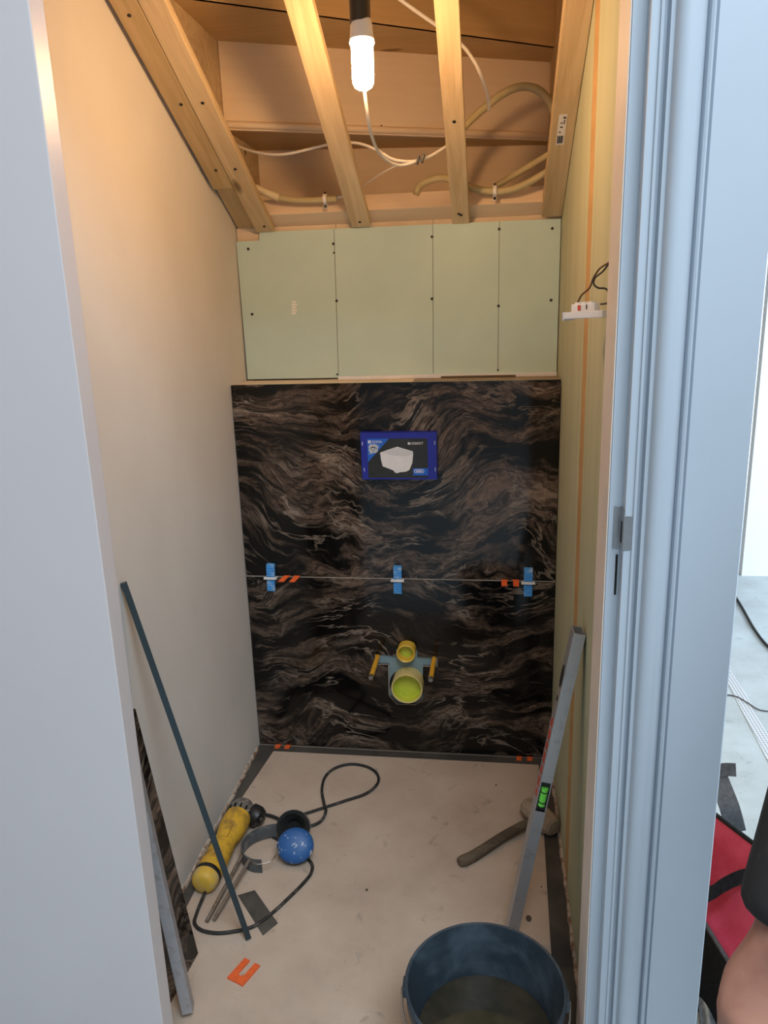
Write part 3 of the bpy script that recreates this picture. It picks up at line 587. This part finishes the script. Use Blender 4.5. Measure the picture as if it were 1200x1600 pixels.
for u, v, lab, zz, sk in ((455, 904, 'orange shim in the tile joint near the left blue wedge', HJ, .35), (797, 910, 'orange shim in the tile joint near the right blue wedge', HJ, 0)):
    c_ = at(u, v, 'Y', D); ushim(V((c_.x, D-.006, zz-.0010)), tl, .052, .040, .0032, lab, sk)
for u, v, lab in ((442, 1169, 'orange shim under the left corner of the marble tile'), (820, 1187, 'orange shim under the right corner of the marble tile')):
    c_ = at(u, v, 'Z', 0); ushim(V((c_.x, D+.001, .0020)), I3, .050, .040, .004, lab, .1)
c_ = at(381, 1520, 'Z', 0); ushim(V((c_.x, c_.y, .0004)), Matrix.Rotation(math.radians(180-22), 3, 'Z'), .044, .060, .004, 'orange shim lying loose on the floor near the leaning bars')

# ------------------------------------------------------------------ wall lamp hanging on its wires
p0 = at(949, 494, 'X', XR-.004); p1 = at(889, 497, 'Y', p0.y+.075)
WLp = empty('wall_light', (p0+p1)/2, label='half-mounted white light fitting hanging by wires on the right wall', cat='light fitting')
R = frame(p1-p0, (0, 0, 1)); L_ = (p1-p0).length; mid = (p0+p1)/2
b = MB(); b.obox(mid+V((0, 0, 0)), (L_, .022, .004), R, 0, .0008); b.obox(mid+R @ V((0, .010, .0045)), (L_, .003, .011), R, 0, .0006); b.obox(mid+R @ V((0, -.010, .0045)), (L_, .003, .011), R, 0, .0006); b.build('channel', 'clipwhite', WLp)
b = MB(); b.obox(mid+R @ V((L_/2+.002, 0, .003)), (.004, .024, .014), R, 0, .001); b.build('end_cap', 'printlid', WLp)
b = MB(); b.obox(mid+R @ V((.006, 0, .015)), (L_*.62, .012, .015), R, 0, .0015)
for k in (-1, 0, 1): b.obox(mid+R @ V((.006+k*.016, 0, .0235)), (.010, .010, .004), R, 0, .001)
TB = b.build('terminal_block', 'clipwhite', WLp)
for side in (1, -1): 
    b = MB(); b.obox(mid+R @ V((.014, side*.0062, .016)), (.007, .0008, .009), R); b.build('red_terminal', 'red', TB)
    b = MB(); b.obox(mid+R @ V((-.004, side*.0062, .017)), (.0025, .0008, .008), R); b.build('slot', 'black', TB)
ho = at(957, 404, 'X', XR-.001); e1 = mid+R @ V((L_*.36, 0, .018)); e2 = mid+R @ V((-L_*.32, 0, .020))
def iw(u, v, k): return at(u, v, 'Y', p0.y+k)
b = MB(); b.tube([ho+V((.004, 0, 0)), iw(950, 411, .006), iw(937, 420, .018), iw(927, 435, .03), iw(921, 450, .04), iw(909, 461, .055), iw(903, 472, .063), e1], .0016, 7, 8); b.build('brown_wire', 'brownwire', WLp, smooth=60)
b = MB(); b.tube([ho+V((.004, 0, -.003)), iw(951, 413, .004), iw(942, 424, .012), iw(930, 434, .02), iw(928, 444, .022), iw(935, 450, .016), iw(946, 451, .010), iw(951, 458, .006), iw(951, 472, .004), e2], .0016, 7, 8); b.build('black_wire', 'black', WLp, smooth=60)
b = MB(); b.obox(ho+V((.0005, 0, 0)), (.002, .022, .020), I3); b.build('wall_hole', 'plug', WR)

# ------------------------------------------------------------------ spirit level leaning on the right wall
lb, lt = V((.040, 1.462, .004)), V((.1755, 1.505, .768))
SLV = empty('spirit_level', lb, label='aluminium spirit level leaning on the right wall behind the bucket', cat='spirit level')
R = frame(lt-lb, (0, -1, 0)); LL = (lt-lb).length; mid = (lb+lt)/2      # local x length, z towards the camera, y across
W_, T_ = .024, .046
def lv(x, y, z): return mid + R @ V((x, y, z))
b = MB()
for (cy, cz, sy, sz) in ((W_/2-.001, 0, .002, T_), (-W_/2+.001, 0, .002, T_), (0, -T_/2+.001, W_-.004, .002)): b.obox(lv(0, cy, cz), (LL, sy, sz), R)
xv0, xv1 = -.020, .050                                                # window for the lower vial
b.obox(lv((-LL/2+xv0)/2, 0, T_/2-.001), (LL/2+xv0, W_-.004, .002), R); b.obox(lv((LL/2+xv1)/2, 0, T_/2-.001), (LL/2-xv1, W_-.004, .002), R)
b.build('tube_body', 'alu', SLV)
b = MB(); b.obox(lv((xv0+xv1)/2, 0, T_/2-.010), (xv1-xv0, W_-.0045, .008), R); VH = b.build('vial_holder', 'black', SLV)
b = MB(); b.tube([lv(xv0+.014, 0, T_/2-.003), lv(xv1-.014, 0, T_/2-.003)], .0075, 14, 0); b.build('vial', 'vial', VH, smooth=40)
for s_ in (-.012, .012): b = MB(); b.tube([lv((xv0+xv1)/2+s_-.0012, 0, T_/2-.003), lv((xv0+xv1)/2+s_+.0012, 0, T_/2-.003)], .0079, 14, 0); b.build('vial_ring', 'black', VH, smooth=40)
sd = 1 if (R @ V((0, 1, 0))).x < 0 else -1
def side(name, x, z, w_, h_, mat, n=20):
    b = MB(); b.prism([(w_/2*math.cos(2*math.pi*k/n), h_/2*math.sin(2*math.pi*k/n)) for k in range(n)], lv(x, sd*(W_/2-.0002), z), R @ V((1, 0, 0)), R @ V((0, 0, 1)), R @ V((0, sd, 0)), .0012); b.build(name, mat, SLV)
side('vial_window', LL/2-.105, 0, .050, .030, 'black'); side('hang_hole', LL/2-.155, 0, .014, .012, 'black')
xx = LL/2-.20
for k, w_ in enumerate((.022, .026, .020, .028, .022, .026, .020)):
    b = MB(); b.prism([(0, -.010), (w_-.006, -.014), (w_, .010), (.006, .014)], lv(xx-w_, sd*(W_/2-.0001), 0), R @ V((1, 0, 0)), R @ V((0, 0, 1)), R @ V((0, sd, 0)), .0006); b.build('red_print', 'red', SLV); xx -= w_+.004

# ------------------------------------------------------------------ things leaning at the left
bb, bt = V((-.558, 1.428, .004)), V((-.7655, 1.443, .876))
R = frame(bt-bb, (.6, -.8, 0)); o = plank('teal_bar', bb, bt, .013, .011, (.5, -.85, 0), 'teal', None, .0008, label='slim dark teal metal bar leaning on the plaster wall', cat='bar')
e1_ = (V((-.674, 1.239, 0))-V((-.663, 1.376, 0))).normalized(); e2_ = (V((-.7600, 1.425, .536))-V((-.663, 1.376, 0))); e2_ = (e2_-e1_*e2_.dot(e1_)*.0).normalized()
nrm = e1_.cross(e2_).normalized(); nrm = nrm if nrm.x > 0 else -nrm
S0 = V((-.661, 1.376, .001)); ez_ = -nrm
b = MB(); b.prism([(0, 0), (.205, 0), (.205, .52), (0, .60)], S0, e1_, e2_, ez_, .010); SLAB = b.build('tile_offcut', 'marble', None, origin=S0, label='dark marble tile offcut leaning on the left wall', cat='tile')
ab = V((-.623, 1.222, .014)); au = at(238.7, 1330, 'X', -.678); du = (au-ab).normalized()
plank('aluminium_straightedge', ab, ab+du*.62, .022, .030, (.3, -.95, 0), 'aluwarm', None, .0008, label='aluminium straightedge leaning beside the marble offcut', cat='straightedge')

# ------------------------------------------------------------------ yellow grinder, rods, cord, ear defenders, offcut
ga, gb = V((-.712, 1.545, .036)), V((-.700, 1.800, .046))
gx = (gb-ga).normalized(); GR = empty('angle_grinder', V((-.706, 1.68, 0)), label='dirty yellow angle grinder lying along the left wall', cat='power tool')
b = MB(); b.lathe([(0, 0), (.020, .0), (.0285, .005), (.0325, .014), (.0335, .030)], ga, gx, 28); b.build('end_cap', 'capyel', GR, smooth=40)
b = MB(); b.lathe([(.0340, .0295), (.0350, .031), (.0350, .041), (.0340, .0425)], ga, gx, 28); b.build('rubber_ring', 'black', GR, smooth=40)
b = MB(); b.lathe([(.0335, .042), (.0345, .07), (.0325, .11), (.0300, .145), (.0300, .165), (.0330, .18), (.0365, .20), (.0375, .235), (.036, .255), (0, .256)], ga, gx, 28)
b.obox(ga+gx*.165+V((.004, 0, .028)), (.020, .05, .012), frame(gx, (0, 0, 1)) @ Matrix.Rotation(math.pi/2, 3, 'Z'), 0, .003); b.build('motor_body', 'yellow', GR, smooth=40)
b = MB(); b.lathe([(0, .2565), (.034, .2565), (.037, .268), (.036, .285), (.031, .300), (.022, .312), (0, .315)], ga, gx, 24); GH = b.build('gear_head', 'gear', GR, smooth=40)
b = MB(); b.lathe([(0, 0), (.026, 0), (.028, .008), (.030, .022), (.026, .034), (.012, .036), (.012, .044), (0, .044)], ga+gx*.285+V((.026, -.002, -.002)), (.85, -.35, -.35), 24); b.build('spindle_collar', 'black', GH, smooth=40)
b = MB()
for k in range(8): a_ = math.pi*(k/7); b.obox(ga+gx*.262+V((math.cos(a_)*.036, 0, math.sin(a_)*.036)), (.006, .012, .005), Matrix.Rotation(-a_, 3, 'Y'))
b.build('cooling_slots', 'plug', GH)
fl = lambda u, v, z=.0045: at(u, v, 'Z', z)
for k, (q0, q1, lab) in enumerate((((378, 1338), (323, 1440), 'steel rod nearest the yellow grinder, lying on the floor'), ((391, 1342), (334, 1438), 'steel rod between the ear defenders and the other rod'))):
    b = MB(); b.tube([fl(*q0, .036), fl(*q1, .0055)], .0050, 10, 0); b.build('steel_rod', 'steel', None, origin=fl(*q1, 0), smooth=40, label=lab, cat='rod', group='steel rods by the grinder')
pts = [V(ga)+gx*.004+V((.006, -.004, -.02)), fl(313, 1412, .012), fl(307, 1428), fl(304, 1442), fl(314, 1453), fl(338, 1458), fl(368, 1455), fl(397, 1447), fl(425, 1427), fl(452, 1402), fl(474, 1380), fl(487, 1362), fl(484, 1345), fl(455, 1322), fl(425, 1306), fl(432, 1292), fl(462, 1277), fl(500, 1264), fl(540, 1251), fl(572, 1240), fl(590, 1224), fl(589, 1209), fl(573, 1198), fl(548, 1194), fl(524, 1200), fl(508, 1214), fl(503, 1234), fl(506, 1254, .011), fl(509, 1268, .0125), fl(500, 1284, .006), fl(480, 1291, .006), fl(450, 1286, .008), fl(425, 1275, .010), fl(392, 1268, .012)]
b = MB(); b.tube(pts, .0043, 8, 7); b.build('power_cord', 'cord', GR, smooth=60, label='long black looping power cord')
P4 = [fl(398, 1392, 0), fl(372, 1400, 0), fl(411, 1462, 0), fl(434, 1443, 0)]
b = MB(); o_ = P4[1]; b.prism([(p.x, p.y) for p in (P4[0], P4[1], P4[2], P4[3])], (0, 0, .0003), (1, 0, 0), (0, 1, 0), (0, 0, 1), .0022); b.build('tape_offcut', 'tape', None, origin=o_, label='dark strip of sealing tape lying on the floor by the teal bar', cat='tape')
# ear defenders
ED = empty('ear_defenders', fl(440, 1330, 0), label='ear defenders with a splashed blue cup and black cup on the floor', cat='ear defenders')
cb_ = at(461, 1321, 'Z', .052); nb = V((.10, -.72, .68)).normalized()
b = MB(); b.lathe([(0, .0115), (.022, .0105), (.038, .007), (.0475, .000), (.0490, -.006), (.045, -.016), (0, -.016)], cb_, nb, 36, 0, 1, .92); c1 = b.build('ear_cup', 'bluecup', ED, smooth=50)
b = MB(); b.lathe([(.045, -.016), (.047, -.021), (.043, -.030), (.028, -.032)], cb_, nb, 36, 0, 1, .92); b.build('cushion', 'foam', c1, smooth=50)
ck = at(456, 1296, 'Z', .046)+V((0, .012, 0)); nk = V((.05, -.80, .60)).normalized()
b = MB(); b.lathe([(.020, -.020), (.030, -.004), (.036, .006), (.043, .006), (.045, -.002), (.043, -.018), (.034, -.030), (0, -.034)], ck, nk, 36, 0, 1, .92); c2 = b.build('ear_cup', 'foam', ED, smooth=50)
b = MB(); b.lathe([(.0455, -.003), (.0475, -.006), (.046, -.019), (.0435, -.020)], ck, nk, 36, 0, 1, .92); b.build('rim', 'band', c2, smooth=50)
path = catmull([fl(440, 1296, .03), fl(415, 1300, .028), fl(392, 1310, .026), fl(378, 1326, .024), fl(379, 1342, .022), fl(392, 1352, .021), fl(408, 1354, .021)], 8)
vs, fs = [], []
for i, p in enumerate(path): vs += [p+V((0, 0, .020)), p+V((0, 0, -.020)), p+V((.002, .002, -.020)), p+V((.002, .002, .020))]
for i in range(len(path)-1):
    for j in range(4): fs.append((i*4+j, i*4+(j+1) % 4, i*4+4+(j+1) % 4, i*4+4+j))
fs += [(3, 2, 1, 0), tuple(len(vs)-4+j for j in range(4))]
b = MB(); b.add(vs, fs); b.build('headband', 'band', ED, smooth=40)
b = MB(); b.tube([fl(385, 1338, .040), fl(400, 1350, .040), fl(420, 1347, .040), fl(430, 1338, .044), fl(436, 1324, .052), cb_-nb*.004+V((-.043, 0, .012))], .0018, 7, 8); b.build('wire_arm', 'steel', ED, smooth=50)

# ------------------------------------------------------------------ rubber mallet, stone
hd = at(848, 1278, 'Z', .036); he = at(716, 1348, 'Z', .013); hdx = V((hd.x-he.x, hd.y-he.y, 0)).normalized(); pr = V((hdx.y, -hdx.x, 0))
ML = empty('rubber_mallet', V((hd.x, hd.y, 0)), label='rubber mallet with worn wooden handle lying by the spirit level', cat='mallet')
hc = V((hd.x, hd.y, .034))-pr*.012
b = MB(); b.lathe([(0, -.060), (.020, -.060), (.0265, -.054), (.0315, -.030), (.0325, 0), (.0315, .030), (.0265, .054), (.020, .060), (0, .060)], hc, pr, 10); b.build('head', 'rubber', ML, smooth=25)
b = MB(); b.tube([hc-hdx*.02+V((0, 0, -.004)), hc-hdx*.12+V((0, 0, -.012)), he+hdx*.05, he+hdx*.01, he+hdx*.002], [.0125, .0125, .0130, .0145, .0150, .0125, .006], 14, 5); b.build('handle', 'handle', ML, smooth=50)
for k, (u, v, r_, lab) in enumerate(((826, 1436, .010, 'flat brown pebble beside the spirit level'), (775, 1227, .004, 'tiny dark chip on the floor near the marble wall'), (846, 1386, .003, 'tiny dark crumb near the right sealing tape'), (573, 1391, .005, 'small brown crumb in the middle of the floor'))):
    p = fl(u, v, 0); b = MB(); b.lathe([(0, 0), (r_*.9, .0005), (r_, r_*.25), (r_*.6, r_*.5), (0, r_*.55)], p, (0, 0, 1), 9, 0, 1, .7); b.build('pebble', 'stone', None, origin=p, smooth=30, label=lab, cat='pebble', group='crumbs on the floor')

# ------------------------------------------------------------------ bucket
bc = V((-.008, 1.139, 0)); RH, RR = .234, .1445
BK = empty('mixing_bucket', bc, label='black plastic bucket of murky water standing in the doorway', cat='bucket')
b = MB(); b.lathe([(0, .001), (.108, .001), (.112, .006), (.137, RH-.034), (.1385, RH-.032), (.1425, RH-.030), (.1425, RH-.012), (.1395, RH-.010), (.1405, RH-.006), (RR, RH-.004), (.1455, RH), (RR-.001, RH+.002), (.1395, RH+.001), (.1375, RH-.006), (.108, .008), (0, .006)], bc, (0, 0, 1), 64); b.build('pail', 'bucket', BK, smooth=35)
b = MB(); b.lathe([(0, .128), (.1224, .128)], bc, (0, 0, 1), 48); b.build('water', 'water', BK)
for s_ in (-1, 1):
    b = MB(); b.obox(bc+V((s_*.1455, 0, RH-.022)), (.008, .030, .022), I3, 0, .002); b.build('handle_lug', 'bucket', BK)
b = MB(); b.tube([bc+V((.1505*math.cos(a_), -.150*math.sin(a_)*.98, RH-.022-.05*math.sin(a_))) for a_ in [math.pi*k/16 for k in range(17)]], .0022, 7, 2); b.build('bail', 'steel', BK, smooth=50)

# ------------------------------------------------------------------ hall floor: tool bag, tube, cable, bead
BG = empty('tool_bag', (.52, 1.4, 0), label='open black tool bag with red lining behind the door frame', cat='bag')
dA = V((.5, -.866, 0)); A0 = V((.492, 1.59, .30))-dA*.16; A1 = V((.492, 1.59, .30))+dA*.34
dN = V((.21, -.977, 0)).normalized(); N0 = V((.4455, 1.424, .15))-dN*.12; N1 = V((.4455, 1.424, .15))+dN*.34
nx_, ny_ = 18, 14; g = []
for j in range(ny_+1):
    for i in range(nx_+1):
        s_, q = i/nx_, j/ny_; p = (A0*(1-s_)+A1*s_)*(1-q)+(N0*(1-s_)+N1*s_)*q
        p = p+V((0, 0, -.10*math.sin(math.pi*q)*math.sin(math.pi*min(max(s_, .0), 1))**.5 + .008*math.sin(9*s_+6*q)*math.sin(math.pi*q))); g.append(p)
b = MB(); b.add(g, [(j*(nx_+1)+i, j*(nx_+1)+i+1, (j+1)*(nx_+1)+i+1, (j+1)*(nx_+1)+i) for j in range(ny_) for i in range(nx_)]); b.build('lining', 'bagred', BG, smooth=60)
def wallq(a, c, out, name):
    o_ = V(out); b = MB(); ga_ = [a, c, V((c.x, c.y, 0))+o_, V((a.x, a.y, 0))+o_]; th = V((o_.x, o_.y, 0)).normalized()*.006
    b.add(ga_+[p+th for p in ga_], [(0, 1, 2, 3), (7, 6, 5, 4), (0, 4, 5, 1), (1, 5, 6, 2), (2, 6, 7, 3), (3, 7, 4, 0)]); b.build(name, 'bagblack', BG)
wallq(A0, A1, (.035, .02, .001), 'back_panel'); wallq(N0, N1, (-.030, -.008, .001), 'front_panel'); wallq(A1, N1, (.01, -.02, .001), 'side_panel'); wallq(A0, N0, (-.012, .02, .001), 'side_panel')
b = MB(); b.tube([A0, A1], .005, 8, 0); b.build('piping', 'bagblack', BG, smooth=50)
b = MB(); b.tube([N0, N1], .005, 8, 0); b.build('zip', 'baggrey', BG, smooth=50)
def ribbon(name, pts, wv, mat, parent, th=.0025):
    P = catmull(pts, 8); vs, fs = [], []; wv = V(wv)
    for i, p in enumerate(P):
        t_ = (P[min(i+1, len(P)-1)]-P[max(i-1, 0)]).normalized(); n_ = t_.cross(wv).normalized()*th
        vs += [p-wv+n_, p+wv+n_, p+wv-n_, p-wv-n_]
    for i in range(len(P)-1):
        for j in range(4): fs.append((i*4+j, i*4+(j+1) % 4, i*4+4+(j+1) % 4, i*4+4+j))
    fs += [(3, 2, 1, 0), tuple(len(vs)-4+j for j in range(4))]; b = MB(); b.add(vs, fs); return b.build(name, mat, parent, smooth=50)
z_ = lambda u, v, h: at(u, v, 'Z', h)
ribbon('strap', [z_(1085, 1402, .19), z_(1110, 1396, .215), z_(1132, 1382, .225), z_(1160, 1370, .235), z_(1195, 1368, .25)], (.004, .010, .012), 'bagblack', BG)
ribbon('carry_strap', [z_(1150, 1300, .22), z_(1140, 1262, .27), z_(1126, 1225, .29), z_(1118, 1205, .30)], (.022, .004, .004), 'baggrey', BG)
ribbon('carry_strap', [z_(1105, 1212, .30), z_(1128, 1203, .315), z_(1150, 1203, .32)], (0, .006, .014), 'baggrey', BG)
b = MB(); b.tube([z_(1082, 1465, .018), z_(1098, 1530, .018), z_(1112, 1620, .018)], .017, 16, 4); b.build('zinc_tube', 'zinc', None, origin=z_(1098, 1530, 0), smooth=60, label='shiny zinc tube lying between door frame and tool bag', cat='tube')
b = MB(); b.tube([z_(1120, 880, .005), z_(1143, 922, .005), z_(1160, 950, .005), z_(1180, 985, .005), z_(1205, 1015, .005), z_(1260, 1060, .005)], .006, 8, 6); b.build('floor_cable', 'black', None, origin=z_(1160, 950, 0), smooth=60, label='thin black cable across the bright hall floor', cat='cable')
b = MB(); b.tube([z_(1128, 1085, .003), z_(1150, 1088, .003), z_(1168, 1098, .003), z_(1190, 1110, .003), z_(1230, 1112, .003)], .0022, 6, 6); b.build('thin_floor_wire', 'baggrey', None, origin=z_(1150, 1088, 0), smooth=60, label='thin curved wire on the hall floor over the perforated bead', cat='wire')
q0, q1 = z_(1122, 1022, 0), z_(1230, 1225, 0); dq = (q1-q0).normalized(); pq = V((-dq.y, dq.x, 0))*.022
b = MB(); b.add([q0-pq, q1-pq, q1+pq, q0+pq]+[p+V((0, 0, .0015)) for p in (q0-pq, q1-pq, q1+pq, q0+pq)], [(3, 2, 1, 0), (4, 5, 6, 7), (0, 1, 5, 4), (1, 2, 6, 5), (2, 3, 7, 6), (3, 0, 4, 7)])
b.build('corner_bead', 'bead', None, origin=q0, label='perforated metal corner bead lying on the hall floor', cat='bead')

# ------------------------------------------------------------------ person at the right edge of the frame, arm hanging
PX, PY = .66, .66
def skinned(name, verts, edges, radii, mat, parent, sub=2, root=0):
    me = bpy.data.meshes.new(name); o_ = wloc(parent); me.from_pydata([tuple(V(v)-o_) for v in verts], edges, []); o = bpy.data.objects.new(name, me); COL.objects.link(o); o.parent = parent
    md = o.modifiers.new('skin', 'SKIN'); md.use_smooth_shade = True
    for i, s_ in enumerate(me.skin_vertices[0].data): r = radii[i]; s_.radius = r if isinstance(r, tuple) else (r, r); s_.use_root = (i == root)
    sb = o.modifiers.new('sub', 'SUBSURF'); sb.levels = sub; sb.render_levels = sub
    dg = bpy.context.evaluated_depsgraph_get(); bpy.context.view_layer.update(); dg.update()
    m2 = bpy.data.meshes.new_from_object(o.evaluated_get(dg)); o.modifiers.clear(); o.data = m2; m2.materials.clear(); m2.materials.append(M[mat])
    for p in m2.polygons: p.use_smooth = True
    return o
wr = CAMP+ray(1222, 1470)*.715; el = CAMP+ray(1345, 1085)*.740; sh = V((PX-.20, PY+.0, 1.405))
PE = empty('person', (PX, PY, 0), label='person in black sleeves standing at the right edge, arm hanging down', cat='person')
hv = (wr-el).normalized(); fw = V((-.25, .93, 0)).normalized(); fw = (fw-hv*fw.dot(hv)).normalized(); ot = hv.cross(fw)
if ot.x > 0: ot = -ot                                        # ot: out of the back of the hand
bv, be, br = [], [], []
def node(p, r, frm=None):
    bv.append(V(p)); br.append(r); i = len(bv)-1
    if frm is not None: be.append((frm, i))
    return i
pel = node((PX, PY, .97), (.15, .11)); sp1 = node((PX, PY, 1.13), (.135, .10), pel); ch = node((PX, PY, 1.33), (.155, .11), sp1); nk_ = node((PX, PY+.01, 1.48), .058, ch); hd1 = node((PX, PY+.02, 1.57), .075, nk_); hd2 = node((PX, PY+.025, 1.66), .088, hd1); hd3 = node((PX, PY+.01, 1.73), .065, hd2)
for s_ in (-1, 1):
    h = node((PX+s_*.09, PY, .90), .085, pel); k_ = node((PX+s_*.10, PY+.015, .50), .058, h); an = node((PX+s_*.105, PY-.01, .10), .042, k_); node((PX+s_*.115, PY+.13, .045), .035, an)
shi = node(sh, .060, ch); eli = node(el, .043, shi); wri = node(wr, (.030, .024), eli); pm = node(wr+hv*.045, (.040, .018), wri); kn = node(wr+hv*.085, (.042, .016), pm)
for k, (off, ln) in enumerate(((.030, .075), (.011, .085), (-.009, .080), (-.028, .062))):
    a_ = node(wr+hv*.095+fw*off, .0098, kn); c_ = node(wr+hv*(.095+ln*.5)+fw*off-ot*.012, .0092, a_); node(wr+hv*(.095+ln*.92)+fw*off*.9-ot*.032, .0078, c_)
t1 = node(wr+hv*.040+fw*.036-ot*.008, .0125, pm); t2 = node(wr+hv*.072+fw*.050-ot*.018, .0105, t1); node(wr+hv*.100+fw*.048-ot*.028, .0085, t2)
s2 = node((PX+.20, PY, 1.405), .060, ch); e2 = node((PX+.235, PY-.01, 1.12), .043, s2); w2 = node((PX+.235, PY+.06, .87), .027, e2); p2 = node((PX+.235, PY+.08, .80), (.040, .017), w2)
for off in (.028, .010, -.008, -.026): a_ = node((PX+.235, PY+.09+off, .765), .0095, p2); node((PX+.225, PY+.10+off, .695), .008, a_)
node((PX+.215, PY+.125, .76), .010, p2)
skinned('body', bv, be, br, 'skin', PE)
cu_ = wr-hv*.004
jv = [(PX, PY, .90), (PX, PY, 1.13), (PX, PY, 1.33), (PX, PY+.005, 1.47), sh, el, el*.35+cu_*.65, cu_-hv*.03, cu_, (PX+.20, PY, 1.405), (PX+.235, PY-.01, 1.12), (PX+.235, PY+.05, .90)]
skinned('jacket', jv, [(0, 1), (1, 2), (2, 3), (2, 4), (4, 5), (5, 6), (6, 7), (7, 8), (2, 9), (9, 10), (10, 11)], [(.175, .135), (.16, .125), (.175, .13), .075,   .080, .060, .051, .049, .047, .080, .060, .048], 'sleevefab', PE, 2, 1)
b = MB(); p = cu_-hv*.004+ot*.030-fw*.040; b.obox(p, (.020, .018, .014), I3, 0, .005); b.build('cuff_tab', 'sleevefab', PE)
tv = [(PX, PY, .97), (PX-.09, PY, .88), (PX-.10, PY+.015, .50), (PX-.105, PY-.01, .12), (PX+.09, PY, .88), (PX+.10, PY+.015, .50), (PX+.105, PY-.01, .12)]
skinned('trousers', tv, [(0, 1), (1, 2), (2, 3), (0, 4), (4, 5), (5, 6)], [(.165, .125), .105, .080, .070, .105, .080, .070], 'denim', PE)
for s_ in (-1, 1): skinned('boot', [(PX+s_*.105, PY-.02, .17), (PX+s_*.105, PY-.02, .07), (PX+s_*.112, PY+.07, .052), (PX+s_*.118, PY+.16, .045)], [(0, 1), (1, 2), (2, 3)], [.058, .055, .050, .042], 'boot', PE)
b = MB(); b.lathe([(.093, -.03), (.100, .02), (.095, .06), (.070, .098), (.030, .115), (0, .118)], (PX, PY+.005, 1.66), (0, -.15, 1), 24); b.build('hair', 'hair', PE, smooth=60)
for s_ in (-1, 1):
    b = MB(); b.lathe([(0, .011), (.007, .008), (.011, 0), (.007, -.008), (0, -.011)], (PX+s_*.033, PY+.102, 1.635), (0, 1, 0), 12); b.build('eye', 'printwhite', PE, smooth=60)
    b = MB(); b.lathe([(0, .006), (.016, .004), (.026, 0), (.016, -.006), (0, -.006)], (PX+s_*.092, PY+.015, 1.63), (1, 0, 0), 14, 0, .7, 1.2); b.build('ear', 'skin', PE, smooth=60)
b = MB(); b.tube([(PX, PY+.104, 1.645), (PX, PY+.118, 1.615), (PX, PY+.122, 1.595), (PX, PY+.105, 1.588)], [.008, .011, .015, .008], 10, 4); b.build('nose', 'skin', PE, smooth=60)
b = MB(); b.tube([(PX-.024, PY+.094, 1.560), (PX, PY+.103, 1.558), (PX+.024, PY+.094, 1.560)], .005, 8, 4); b.build('mouth', 'bagred', PE, smooth=60)
